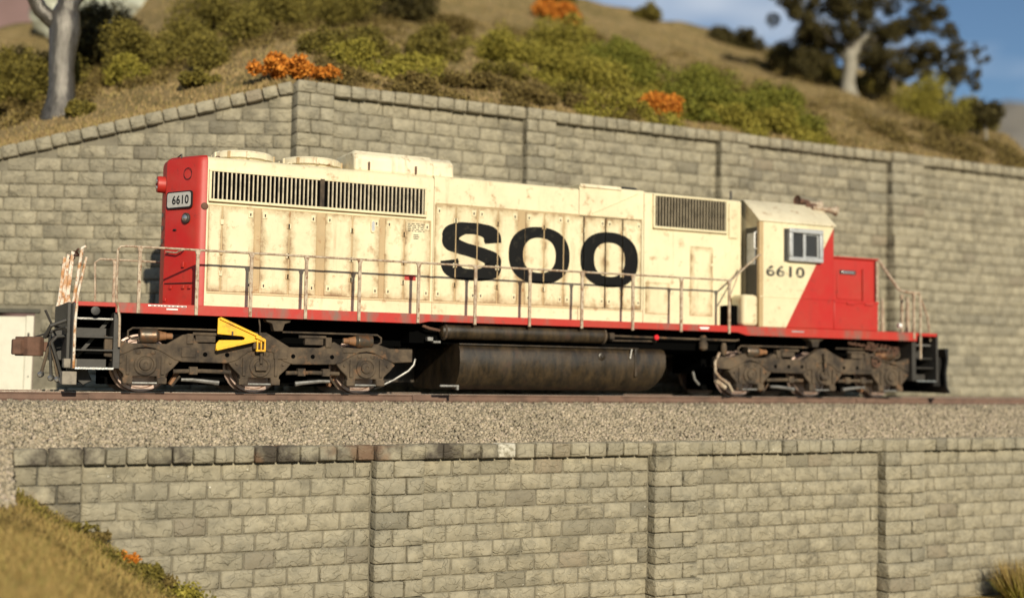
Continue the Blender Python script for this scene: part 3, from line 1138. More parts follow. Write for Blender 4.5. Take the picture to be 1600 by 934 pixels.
# --- radiator grilles
def grille(x0, x1, z0, z1, nsl, par, y, div=None, smat='slat'):
    g = P('grille_frame', MB().box(x0 - .05, x1 + .05, y - .055, y, z1, z1 + .045).box(x0 - .05, x1 + .05, y - .075, y, z0 - .05, z0).box(x0 - .05, x0, y - .055, y, z0, z1).box(x1, x1 + .05, y - .055, y, z0, z1), 'cream', L, bevel=.008)
    P('grille_backing', MB().box(x0, x1, y - .006, y - .001, z0, z1), 'shade_tone', g, smooth=0)  # black plate on the solid hood paints the shade behind the slats
    if div:
        P('divider', MB().box(div - .045, div + .045, y - .065, y - .006, z0 - .04, z1 + .03), 'truck', g, bevel=.01)
    first = None
    for k in range(nsl):
        x = x0 + (x1 - x0) * (k + .5) / nsl
        if div and abs(x - div) < .06:
            continue
        if first is None:
            first = P('slat', MB().obox((x, y - .032, (z0 + z1) / 2), Vector((1, 0, 0)), Vector((0, 1, 0)), (0, 0, 1), .0125 if nsl > 30 else .0135, .022, (z1 - z0) / 2 - .004), smat, g, smooth=0)
        else:
            o = first.copy()
            col.objects.link(o)
            o.parent = g
            o.location = first.location + Vector((x - x00, 0, 0))
            continue
        x00 = x
    return g


M_['slat_dark'] = plain('slat_grime', (.27, .225, .15), .7, 0, .5, 5, .2)
M_['slat'] = plain('slat_paint', (.56, .48, .34), .6, 0, .5, 5, .2)
grille(-7.55, -3.28, 3.605, 4.12, 52, hood, -HY, -5.42)
g2 = grille(2.20, 4.10, 3.745, 4.42, 24, hood4, -HY - .012, None, 'slat_dark')

# --- roof fans and winterization hatch
for fx, r_ in ((-6.75, .60), (-5.38, .62)):
    f = P('radiator_fan', MB().lathe((fx, 0, 4.42), (0, 0, 1), [(0, r_ * .86), (.06, r_ * .9), (.09, r_), (.18, r_), (.225, r_ * .93), (.25, r_ * .6), (.26, .08)], 36), 'cream_soft', L)
    for k in range(10):
        q = 2 * math.pi * k / 10 + .25
        P('fan_rib', MB().obox((fx + math.cos(q) * r_, math.sin(q) * r_, 4.56), (math.cos(q), math.sin(q), 0), (-math.sin(q), math.cos(q), 0), (0, 0, 1), .016, .03, .065), 'cream_rust' if k % 3 == 0 else 'cream_soft', f, bevel=.005)
h = P('winterization_hatch', MB().prism_x([(-.80, 4.40), (-.78, 4.72), (-.62, 4.84), (.62, 4.84), (.78, 4.72), (.80, 4.40)], -4.72, -3.0), 'cream_soft', L, bevel=.06, seg=4)
P('hatch_end', MB().prism_x([(-.78, 4.40), (-.76, 4.72), (-.61, 4.82), (.61, 4.82), (.76, 4.72), (.78, 4.40)], -3.10, -2.56), 'cream_soft', h, bevel=.06, seg=4)
for x in (-4.42, -3.42):
    P('hatch_latch', MB().box(x - .02, x + .02, -.825, -.77, 4.44, 4.60), 'rust', h, bevel=.006)
for x in (-7.35, -5.95, -2.2, -1.1, -.1):
    P('lifting_eye', MB().tube([(x + .05 * math.cos(q), -.5, 4.44 + .05 * math.sin(q)) for q in np.linspace(0, math.pi, 7)], .013, 6), 'rust' if x < -7 else 'cream_soft', hood)

# --- red rear end of the hood, its two panels meeting at a narrow flat
A0 = Vector((-7.80, -.93, 0))
A1 = Vector((-8.24, -.20, 0))
plan = [(-7.625, -.934), (-7.70, -.934), (-7.765, -.915), (-7.82, -.86), (-8.24, -.2), (-8.24, .2), (-7.82, .86), (-7.765, .915), (-7.70, .934), (-7.625, .934)]
rear = MB()
n = len(plan)
lv = [(ZP, 0), (4.30, 0), (4.38, .025), (4.43, .09)]
vs = []
for z, ins in lv:
    for x, y in plan:
        vs.append((min(x + ins, -7.625), y * (1 - ins), z))
fs = [tuple(range(n - 1, -1, -1)), tuple(range(3 * n, 4 * n))]
for j in range(3):
    fs += [(j * n + i, j * n + (i + 1) % n, (j + 1) * n + (i + 1) % n, (j + 1) * n + i) for i in range(n)]
rear.add(vs, fs)
rear_o = P('rear_hood_end', rear, 'red', L, smooth=30)
tv = (A1 - A0).normalized()
nv = Vector((tv.y, -tv.x, 0)) * 1.0
if nv.x > 0:
    nv = -nv
FL = (A1 - A0).length


def fpt(s, z, o=0.):
    p_ = A0 + tv * (s * FL) + nv * (o + .006)
    return Vector((p_.x, p_.y, z))


zz = Vector((0, 0, 1))
def face_box(s0, s1, z0, z1, o0, o1, name, mat, par=rear_o, bevel=.006):
    c = (fpt((s0 + s1) / 2, (z0 + z1) / 2, (o0 + o1) / 2))
    return P(name, MB().obox(c, tv, nv, zz, abs(s1 - s0) * FL / 2, abs(o1 - o0) / 2, (z1 - z0) / 2), mat, par, bevel=bevel)


def face_plate(s0, s1, z0, z1, rad, o0, o1, name, mat):
    w, h_ = (s1 - s0) * FL, z1 - z0
    pts = []
    for cx_, cz_, q0 in ((w - rad, h_ - rad, 0), (rad, h_ - rad, 90), (rad, rad, 180), (w - rad, rad, 270)):
        for k in range(6):
            q_ = R(q0 + k * 18)
            pts.append((cx_ + rad * math.cos(q_), cz_ + rad * math.sin(q_)))
    n_ = len(pts)
    mb_ = MB().add([fpt(s0 + x / FL, z0 + z, o) for o in (o0, o1) for x, z in pts], [tuple(range(n_)), tuple(range(2 * n_ - 1, n_ - 1, -1))] + [(i, i + n_, (i + 1) % n_ + n_, (i + 1) % n_) for i in range(n_)])
    return P(name, mb_, mat, rear_o)


face_plate(.13, .94, 3.43, 3.755, .06, 0, .028, 'number_board_frame', 'black')
nb = face_plate(.165, .905, 3.455, 3.73, .045, .01, .034, 'number_board', 'board')


def text_mesh(txt, width, height, name):
    cu = bpy.data.curves.new(name, 'FONT')
    cu.body = txt
    cu.size = 1
    cu.space_character = 1.1
    cu.offset = .03
    o = bpy.data.objects.new(name, cu)
    col.objects.link(o)
    dg = bpy.context.evaluated_depsgraph_get()
    me = bpy.data.meshes.new_from_object(o.evaluated_get(dg))
    bpy.data.objects.remove(o)
    v = np.array([p_.co[:] for p_ in me.vertices])
    lo, hi = v.min(0), v.max(0)
    v = (v - (lo + hi) / 2) * np.array([width / (hi[0] - lo[0]), height / (hi[1] - lo[1]), 1])
    fs = [tuple(p_.vertices) for p_ in me.polygons]
    bpy.data.meshes.remove(me)
    return v, fs


v, fs = text_mesh('6610', .45, .17, 'numeral')
c = fpt(.48, 3.592, .038)
MB().add([c - tv * x + zz * y for x, y, _ in v], fs).build('road_number', M_['black'], rear_o, smooth=0, recalc=False)
# headlight housing, class light ring, gauge, grab irons
hl = P('headlight', MB().lathe((-8.22, 0, 3.93), (-1, 0, 0), [(0, .16), (.12, .16), (.16, .15), (.17, .10), (.13, .09)], 24), 'red', rear_o)
for dz in (-.065, .065):
    P('lamp_lens', MB().lathe((-8.38, 0, 3.93 + dz), (-1, 0, 0), [(0, .05), (.015, .045), (.025, .02)], 14), 'silver', hl)
def face_ring(s, z, r0, r1, name, mat, o=.006):
    c = fpt(s, z, o)
    mb = MB()
    N = 28
    for k in range(N):
        q0, q1 = 2 * math.pi * k / N, 2 * math.pi * (k + 1) / N
        mb.add([c + tv * (r * math.cos(q)) + zz * (r * math.sin(q)) for r, q in ((r0, q0), (r1, q0), (r1, q1), (r0, q1))], [(0, 1, 2, 3)])
    return P(name, mb, mat, rear_o, smooth=0)


face_ring(.31, 4.08, .098, .112, 'class_light_ring', 'black')
P('gauge', MB().lathe(fpt(.32, 3.24, -.01), nv, [(0, .10), (.035, .10), (.05, .085), (.05, .05), (.03, .045)], 20), 'dgrey', rear_o)
P('gauge_cap', MB().lathe(fpt(.32, 3.24, .02), nv, [(0, .07), (.03, .06), (.05, .03)], 16), 'silver', rear_o)
P('grab_iron', MB().tube([fpt(.84, 2.62, 0), fpt(.84, 2.62, .07), fpt(.5, 2.59, .075), fpt(.36, 2.63, .07), fpt(.36, 2.65, 0)], .017, 8), 'post', rear_o)
face_box(.62, .72, 3.02, 3.05, 0, .02, 'rivet', 'black')
for z in (3.35, 3.1, 2.85):
    P('hinge_knuckle', MB().tube([(-8.255, .0, z - .04), (-8.255, .0, z + .04)], .022, 8), 'dgrey', rear_o)
for s, z in ((.15, 1.95), (.35, 1.95), (.75, 1.95), (.92, 1.72), (.5, 1.62)):
    face_box(s - .04, s + .04, z - .03, z + .03, 0, .02, 'cover_bolt', 'red')
face_box(.05, .95, 2.02, 2.035, 0, .01, 'cover_seam', 'black', bevel=0)
face_box(.33, .40, 2.32, 2.42, 0, .03, 'hook', 'red')
P('corner_boss', MB().lathe((-7.66, -.93, 3.46), (0, -1, 0), [(0, .07), (.02, .065), (.04, .03)], 14), 'rust', rear_o)
P('roof_grab', MB().tube([(-8.02, -.45, 4.40), (-8.02, -.45, 4.47), (-8.02, .35, 4.47), (-8.02, .35, 4.40)], .014, 6), 'dgrey', rear_o)

# --- cab
CX0, CX1, CY = 4.66, 6.80, 1.50
cab_prof = [(-CY, ZP), (CY, ZP), (CY, 3.98), (.93, 4.49), (.4, 4.55), (-.4, 4.55), (-.93, 4.49), (-CY, 3.98)]
cab = P('cab', MB().prism_x(cab_prof, CX0, CX1), 'cab', L, bevel=.02)
P('cab_roof', MB().prism_x([(-CY - .03, 3.975), (-CY - .03, 4.005), (-.94, 4.525), (-.4, 4.59), (.4, 4.59), (.94, 4.525), (CY + .03, 4.005), (CY + .03, 3.975), (.93, 4.49), (.4, 4.555), (-.4, 4.555), (-.93, 4.49)], CX0 - .04, CX1 + .05), 'cream_soft', cab, bevel=.008)
P('cab_seam', MB().box(CX0, 6.9, -CY - .012, -CY, 2.262, 2.282), 'cab', cab, smooth=0)
P('cab_seam', MB().box(CX0, 6.5, -CY - .006, -CY, 2.995, 3.005), 'cab', cab, smooth=0)
P('corner_strip', MB().box(CX0 - .012, CX0 + .10, -CY - .010, -CY + .1, ZP, 3.97), 'cream_rust', cab, bevel=.01)
# window
wf = P('window_frame', MB().prism_y([(5.34, 3.09), (6.38, 3.09), (6.38, 3.85), (5.34, 3.85)], -CY - .012, -CY + .01), 'dgrey', cab)
def ringframe(x0, x1, z0, z1, t, y0, y1):
    return MB().box(x0, x1, y0, y1, z1 - t, z1).box(x0, x1, y0, y1, z0, z0 + t).box(x0, x0 + t, y0, y1, z0 + t, z1 - t).box(x1 - t, x1, y0, y1, z0 + t, z1 - t)


P('window_shade', ringframe(5.42, 6.40, 3.10, 3.86, .105, -CY - .12, -CY - .01), 'grey', cab, bevel=.02, seg=3)
P('window_pane', MB().box(5.52, 5.86, -CY - .045, -CY - .02, 3.20, 3.76), 'pane', cab, smooth=0)
P('window_pane', MB().box(5.90, 6.30, -CY - .035, -CY - .015, 3.20, 3.76), 'pane', cab, smooth=0)
P('mullion', MB().box(5.845, 5.905, -CY - .07, -CY - .015, 3.20, 3.76), 'grey', cab, bevel=.006)
P('sash', ringframe(5.90, 6.30, 3.2, 3.76, .035, -CY - .055, -CY - .02), 'grey', cab, bevel=.005)
# cab number
v, fs = text_mesh('6610', 1.10, .255, 'numeral')
MB().add([(5.39 + x, -CY - .004, 2.862 + y) for x, y, _ in v], fs).build('road_number', M_['number'], cab, smooth=0, recalc=False)
# rear wall of the cab: door in dark grey that paints the wall's shade, window, grab
P('rear_door', MB().box(CX0 - .02, CX0, -1.42, -1.0, 1.7, 3.85), 'dgrey', cab, bevel=.01)
P('rear_window', MB().box(CX0 - .03, CX0 - .015, -1.36, -1.06, 3.0, 3.72), 'grey', cab, bevel=.005)
P('grab_iron', MB().tube([(CX0, -1.40, 3.35), (CX0 - .07, -1.40, 3.36), (CX0 - .07, -1.40, 3.72), (CX0, -1.40, 3.73)], .018), 'white', cab)
P('step_box', MB().box(4.22, CX0 - .02, -1.50, -1.0, ZP + .01, 2.30), 'cream', L, bevel=.09, seg=4)
P('step_shade_block', MB().box(3.98, 4.2, -1.30, -.95, ZP + .01, 2.05), 'shade_tone', L)  # solid black box, its colour is the shade of the step opening
# nose and battery box
nose = P('short_hood', MB().prism_x(hood_prof(3.36, .95, .12), CX1 + .004, 8.62), 'cab', L, smooth=40, bevel=.03)
batt = P('battery_box', MB().box(CX1 + .004, 8.14, -CY, CY, ZP, 2.262), 'cab', L, bevel=.02)
P('box_lid', MB().box(CX1 + .02, 8.15, -CY - .014, -CY + .4, 2.215, 2.275), 'cab', batt, bevel=.006)
for x in (7.3, 7.85):
    P('lid_clasp', MB().box(x - .12, x + .12, -CY - .03, -CY - .01, 2.18, 2.24), 'red', batt, bevel=.006)
P('nose_door', MB().box(7.35, 8.10, -.972, -.945, 2.34, 3.02), 'red', nose, bevel=.01)
P('handle_recess', MB().box(7.42, 7.92, -.99, -.965, 2.94, 3.04), 'dgrey', nose, bevel=.01)
P('nose_handle', MB().box(7.48, 7.86, -1.01, -.985, 2.955, 3.02), 'silver', nose, bevel=.01)
P('nose_post', MB().box(8.13, 8.17, -1.0, -.95, 2.3, 3.1), 'red', nose, bevel=.01)
P('nose_top_rim', MB().box(CX1 + .02, 8.64, -.99, -.90, 3.325, 3.365), 'red', nose, bevel=.012)
P('nose_headlight', MB().lathe((8.6, 0, 3.0), (1, 0, 0), [(0, .18), (.08, .17), (.09, .1)], 20), 'red', nose)
# air horn on the cab roof
hn = P('air_horn_bracket', MB().box(6.40, 6.72, -1.0, -.70, 4.44, 4.58), 'rust', L, bevel=.02)
for p0, d, ln, m_ in (((6.56, -1.02, 4.46), (1, -.10, -.04), .66, 'post'), ((6.46, -.72, 4.62), (1, .05, -.04), .60, 'post'), ((6.56, -.84, 4.62), (-1, -.1, .05), .34, 'rust')):
    P('horn_trumpet', MB().lathe(p0, d, [(0, .06), (.1, .06), (ln * .55, .06), (ln * .85, .075), (ln, .125), (ln - .02, .11)], 16), m_, hn)
    P('horn_mount', MB().box(p0[0] - .05, p0[0] + .05, p0[1] - .05, p0[1] + .05, 4.30, p0[2]), 'rust', hn, bevel=.01)

# --- handrails
def post(x, y, z0, z1, par, mat='post', sgn=-1):
    o = MB()
    w = .030
    o.box(x - w, x + w, y - .022, y + .022, z0, z1 - .10)
    o.prism_y([(x - w, z1 - .10), (x + w, z1 - .10), (x + .055, z1 - .012), (x - .055, z1 - .012)], y - .022, y + .022)
    return P('stanchion', o, mat, par, bevel=.006)


NX = [-8.89, -7.88, -6.90, -5.86, -4.81, -3.60, -2.38, -1.16, .06, 1.30, 2.53, 3.80]
ZR = 2.575
rl = P('handrail', MB().tube([(-9.19, -SY, .80), (-9.20, -SY - .02, 1.3), (-9.27, -SY - .02, 1.7), (-9.27, -SY - .015, 2.50), (-9.22, -SY - .015, ZR - .01), (-9.1, -SY - .015, ZR), (-4, -SY - .015, ZR), (3.75, -SY - .015, ZR + .01), (3.86, -SY - .01, ZR + .02), (4.60, -SY + .02, 3.18), (4.68, -SY + .02, 3.21)], .0215, 8), 'post', L)
for x in NX:
    post(x, -SY - .016, 1.40, ZR + .01, rl)
P('handrail_brace', MB().tube([(3.84, -SY, 2.25), (4.45, -1.1, 2.95)], .016, 6), 'post', rl)
rl2 = P('handrail', MB().tube([(-9.19, SY, .80), (-9.24, SY, 1.7), (-9.27, SY, 2.50), (-9.18, SY, ZR), (3.8, SY, ZR)], .0215, 8), 'post', L)
for x in NX:
    post(x, SY + .016, 1.40, ZR + .01, rl2)
# rear end rails
for y in (-1.0, -.36, .36, 1.0):
    if y < -.5:
        P('end_stanchion', MB().tube([(-9.90, y, 1.1), (-9.92, y, 1.55), (-9.80, y, 2.55), (-9.74, y, 2.58)], [.028, .032, .03, .028], 8), 'post_rust', L)
    else:
        s = P('end_stanchion', MB().prism_y([(-10.02, 1.58), (-9.88, 1.58), (-9.92, 1.72), (-9.86, 2.52), (-9.92, 2.54), (-9.99, 1.72)], y - .03, y + .03), 'post_rust', L, bevel=.008)
for k, (y0, y1) in enumerate(((-1.0, -.36), (-.36, .36))):
    pts = [(-9.86 - .03 * math.sin(j), y0 + (y1 - y0) * j / 12, 2.53 - .10 * math.sin(math.pi * j / 12)) for j in range(13)]
    P('safety_chain', MB().tube(pts, .018, 6), 'rust', L)
# near corner grab going down the steps
P('step_grab', MB().tube([(-9.93, -1.49, .42), (-9.93, -1.50, 1.2), (-9.90, -1.48, 1.7), (-9.78, -1.46, 2.35)], .024, 8), 'post_rust', L)
# front end rails
P('front_handrail', MB().tube([(8.55, -1.02, 1.65), (8.55, -1.02, 3.30), (8.60, -1.02, 3.33), (8.88, -1.42, 2.60), (9.05, -1.50, 2.55), (9.42, -1.53, 2.54)], .035, 8), 'post', L)
for x, y in ((9.24, -1.53), (9.36, -1.0)):
    post(x, y, 1.42, 2.54, L)
P('front_grab', MB().tube([(9.45, -1.53, .95), (9.44, -1.54, 1.5), (9.46, -1.52, 2.1), (9.46, -1.5, 2.5), (9.62, -1.3, 2.56), (9.9, -1.3, 2.0), (10.0, -1.3, 1.4)], .028, 8), 'post', L)
for y in (-.5, .4, 1.2):
    P('end_stanchion', MB().prism_y([(9.98, 1.58), (10.10, 1.58), (10.05, 2.52), (9.99, 2.52)], y - .03, y + .03), 'post', L, bevel=.008)
post(8.95, 1.5, 1.42, 2.54, L)
P('front_handrail', MB().tube([(8.6, 1.02, 3.3), (8.9, 1.42, 2.58), (9.42, 1.53, 2.54), (9.45, 1.53, 1.4)], .03, 8), 'post', L)
P('front_lamp', MB().lathe((9.05, -1.2, 1.75), (1, -.3, 0), [(0, .06), (.08, .06), (.1, .03)], 14), 'white', L)

# --- step wells
def steps(xi, xo, sgn):
    """xi: inner plate, xo: end sheet, for one end; both sides"""
    for sy in (-1, 1):
        y = 1.50 * sy
        yi = .95 * sy
        a, c = min(xi, xo), max(xi, xo)
        P('step_plate', MB().prism_y([(xi - .06, .42), (xi + .06, .42), (xi + .06, 1.40), (xi - .06, 1.40)], y - .05 * sy, yi), 'dgrey', L, bevel=.008)
        P('step_plate', MB().box(xo - .03, xo + .03, y, yi, .40, 1.55), 'dgrey', L, bevel=.008)
        for k, z in enumerate((.43, .75, .98, 1.30)):
            off = .06 * k
            st = P('step_tread', MB().box(a + .03, c - .05, y + off * -sy, y + (off + .28) * -sy, z - .03, z), 'dgrey', L, bevel=.006)
            if k in (0, 3):
                P('tread_edge', MB().box(a + .03, c - .05, y + off * -sy - .006 * sy, y + (off - .012) * -sy, z - .028, z + .004), 'silver' if k == 0 else 'steel', st, smooth=0)
            if k in (0, 2):
                P('toe_board', MB().box(a + .03, c - .14, y + (off + .27) * -sy, y + (off + .30) * -sy, z, z + .15), 'dgrey', st, bevel=.004)
        P('step_riser', MB().box(a, c, yi - .03 * sy, yi, .5, 1.5), 'shade_tone', L)
        P('step_brace', MB().obox(((xi + xo) / 2, y - .42 * sy, .95), Vector((.62, 0, .78)), (0, 1, 0), Vector((-.78, 0, .62)), .42, .02, .03), 'dgrey', L)
        P('end_ledge', MB().box(a, c, y, yi, 1.50, 1.575), 'sill', L, bevel=.006)


steps(-9.22, -9.94, -1)
steps(9.32, 10.02, 1)
P('pilot_shade_block', MB().box(-9.90, -9.62, -.92, .92, .16, .98).box(9.5, 9.98, -.92, .92, .16, .98), 'shade_tone', L)  # added black boxes that make the gaps under the end platforms go dark
es = P('rear_end_sheet', MB().box(-10.02, -9.96, -1.1, 1.1, .55, 1.575), 'dgrey', L, bevel=.01)
P('end_sheet_pocket', MB().lathe((-9.60, -1.49, 1.42), (0, -1, 0), [(0, .08), (.008, .075), (.012, .05)], 16), 'black', L)
P('front_end_sheet', MB().box(10.06, 10.12, -1.1, 1.1, .5, 1.575), 'dgrey', L, bevel=.01)
# --- rear coupler: shank, draft pocket, knuckle head
def coupler(sx):
    q = lambda x: sx * x
    P('draft_pocket', MB().box(q(9.9), q(10.2), -.28, .28, .55, 1.1), 'dgrey', L, bevel=.02)
    cp = P('coupler', MB().box(q(10.1), q(10.34), -.07, .07, .70, .88), 'rust', L, bevel=.02)
    P('coupler_head', MB().prism_z([(q(10.30), -.12), (q(10.38), -.20), (q(10.58), -.20), (q(10.66), -.10), (q(10.64), .02), (q(10.78), .12), (q(10.74), .24), (q(10.50), .22), (q(10.32), .10)], .62, .97), 'rust', cp, bevel=.02)
    P('knuckle', MB().prism_z([(q(10.60), -.10), (q(10.70), -.16), (q(10.83), -.14), (q(10.85), -.02), (q(10.78), .03), (q(10.66), .0)], .64, .92), 'rust', cp, bevel=.025)
    P('uncoupling_lever', MB().tube([(q(10.05), -1.3, 1.12), (q(10.14), -.9, 1.10), (q(10.16), -.3, 1.08), (q(10.36), -.22, 1.0), (q(10.46), -.08, .96)], .02, 7), 'dgrey', L)


coupler(-1)
coupler(1)
for k, (y, x1, z1) in enumerate(((-.42, -10.36, .30), (-.58, -10.20, .24), (-.72, -10.10, .22), (-.88, -10.04, .20))):
    hz_ = P('air_hose', MB().tube([(-10.02, y, .98), (-10.16, y, .96), (-10.24, y, .86), ((x1 - 10.24) / 2, y, .55), (x1, y, z1)], .028, 8), 'dgrey' if k % 2 else 'truck', L)
    P('glad_hand', MB().lathe((x1, y, z1), (-.3, -1, -.2), [(-.05, .03), (0, .06), (.06, .055), (.09, .03)], 12), 'silver', hz_)
P('mu_hose_bundle', MB().tube([(-10.03, -1.05, 1.25), (-10.28, -1.05, 1.15), (-10.36, -.9, .95), (-10.3, -.75, .98)], .035, 8), 'dgrey', L)
P('lever_handle', MB().tube([(-10.05, -.9, 1.1), (-10.25, -.95, 1.16), (-10.38, -1.0, 1.42)], .022, 7), 'dgrey', L)
P('pilot_block', MB().box(-10.06, -9.82, -1.35, -1.0, .14, .36), 'grime_light', L, bevel=.015) if 'grime_light' in M_ else P('pilot_block', MB().box(-10.10, -9.86, -1.40, -1.05, .13, .36), 'taupe', L, bevel=.015)
P('pilot_block', MB().box(-10.08, -9.86, -1.38, -1.1, .42, .58), 'taupe', L, bevel=.015)
P('rail_guard', MB().prism_y([(-10.0, .75), (-9.8, .75), (-9.55, .20), (-9.7, .12), (-9.98, .35)], -.95, -.85), 'dgrey', L, bevel=.01)
# --- front plough
pm = MB()
sec = [(0, 1.22), (.06, .95), (.0, .6), (.03, .28), (.14, .12)]
cols_ = [(-1.50, 10.32), (-.75, 10.62), (0, 10.82), (.75, 10.62), (1.50, 10.32)]
vs = [(x + dx + (.06 if z > 1.2 else 0), y, z) for y, x in cols_ for dx, z in sec] + [(x + dx - .05, y, z) for y, x in cols_ for dx, z in sec]
m, nn = len(sec), len(cols_) * len(sec)
fs = []
for i in range(len(cols_) - 1):
    for j in range(m - 1):
        a = i * m + j
        fs += [(a, a + 1, a + m + 1, a + m), (nn + a, nn + a + m, nn + a + m + 1, nn + a + 1)]
    fs += [(i * m, i * m + m, nn + i * m + m, nn + i * m), (i * m + m - 1, nn + i * m + m - 1, nn + (i + 1) * m + m - 1, (i + 1) * m + m - 1)]
for j in range(m - 1):
    fs += [(j, nn + j, nn + j + 1, j + 1), (nn - m + j, nn - m + j + 1, 2 * nn - m + j + 1, 2 * nn - m + j)]
pm.add(vs, fs)
P('snow_plough', pm, 'black', L, smooth=50)
P('plough_brace', MB().box(10.1, 10.4, -1.3, -1.2, .3, 1.0).mirror_y(), 'black', L)

# --- fuel tank, air reservoir, piping
def tank_prof(k=1.):
    pts = [(-1.22, 1.02), (-1.36, .98), (-1.43, .88), (-1.44, .62), (-1.40, .42), (-1.28, .24), (-1.08, .13), (-.8, .10)]
    return [(y * k, z) for y, z in pts] + [(-y * k, z) for y, z in reversed(pts)]


tk = MB()
pr = tank_prof()
n = len(pr)
xsn = [(-2.62, 0), (2.02, 0), (2.24, .16)]
vs = []
for xx, ins in ((-2.64, 0), (1.98, 0), (2.22, 0)):
    for y, z in pr:
        x_ = xx
        if xx == 2.22:
            x_ = 2.22 - max(0, .55 - z) * .55
        vs.append((x_, y, z))
fs = [tuple(range(n)), tuple(range(3 * n - 1, 2 * n - 1, -1))]
for j in range(2):
    fs += [(j * n + i, (j + 1) * n + i, (j + 1) * n + (i + 1) % n, j * n + (i + 1) % n) for i in range(n)]
tk.add(vs, fs)
tank = P('fuel_tank', tk, 'tank', L, smooth=40, bevel=.02)
P('tank_flange', MB().box(-2.64, 1.55, -1.40, -1.2, 1.00, 1.03), 'tank', tank, bevel=.006)
P('tank_strap', MB().box(1.42, 1.48, -1.462, -1.30, .42, 1.02), 'tank', tank, bevel=.01)
P('filler_cap', MB().lathe((.62, -1.42, .83), (0, -1, 0), [(0, .085), (.03, .085), (.04, .06), (.04, .045), (.06, .04), (.065, .01)], 20), 'tank', tank)
P('sight_gauge', MB().tube([(1.30, -1.46, .80), (1.34, -1.46, 1.0)], .018, 7), 'steel', tank)
P('end_bracket', MB().box(-3.05, -2.65, -1.43, -1.37, .16, .20).box(-2.70, -2.65, -1.44, -1.36, .10, .20), 'steel', tank, bevel=.005)
P('tank_end_shield', MB().prism_y([(-3.55, .22), (-2.66, .22), (-2.66, .95)], 1.0, 1.04), 'tank', tank)
res = P('air_reservoir', MB().lathe((-3.02, -1.26, 1.27), (1, 0, 0), [(0, .06), (.03, .13), (.10, .165), (.2, .168), (3.65, .168), (3.74, .162), (3.82, .12), (3.85, .05)], 28), 'tank', L)
for x in (-2.95, .70):
    P('reservoir_band', MB().lathe((x, -1.26, 1.27), (1, 0, 0), [(0, .172), (.005, .182), (.04, .182), (.045, .172)], 28), 'truck', res)
P('reservoir_pipe', MB().tube([(-3.42, -1.35, 1.36), (-3.28, -1.35, 1.31), (-3.15, -1.32, 1.29), (-3.0, -1.26, 1.27)], .03, 8), 'rust', res)
P('valve_block', MB().box(-3.3, -3.18, -1.34, -1.22, 1.06, 1.14), 'steel', L, bevel=.01)
P('valve_block', MB().box(-3.16, -3.0, -1.30, -1.2, 1.02, 1.07), 'steel', L, bevel=.01)
P('train_line_pipe', MB().tube([(.86, -1.30, 1.28), (1.9, -1.30, 1.27), (4.15, -1.30, 1.26), (4.25, -1.30, 1.28)], .022, 7), 'truck', L)
P('train_line_pipe', MB().tube([(.9, -1.22, 1.18), (2.1, -1.22, 1.19)], .018, 7), 'truck', L)
P('pipe_fitting', MB().box(.86, .98, -1.36, -1.2, 1.2, 1.34), 'truck', L, bevel=.02)
P('air_filter', MB().lathe((3.28, -1.30, 1.02), (0, 0, 1), [(0, .05), (.04, .10), (.16, .10), (.2, .07), (.28, .09), (.33, .05)], 14), 'truck', L)
P('air_filter', MB().lathe((3.85, -1.28, .92), (0, 0, 1), [(0, .03), (.06, .07), (.2, .07), (.28, .04)], 14), 'truck', L)
P('red_valve_knob', MB().lathe((2.02, -1.33, 1.27), (0, -1, 0), [(0, .055), (.05, .06), (.08, .03)], 14), 'lamp', L)
P('sand_pipe', MB().tube([(-3.52, -1.25, .70), (-3.55, -1.25, .58), (-3.66, -1.25, .46), (-3.95, -1.22, .28), (-4.3, -1.1, .10)], .024, 8), 'steel', L)

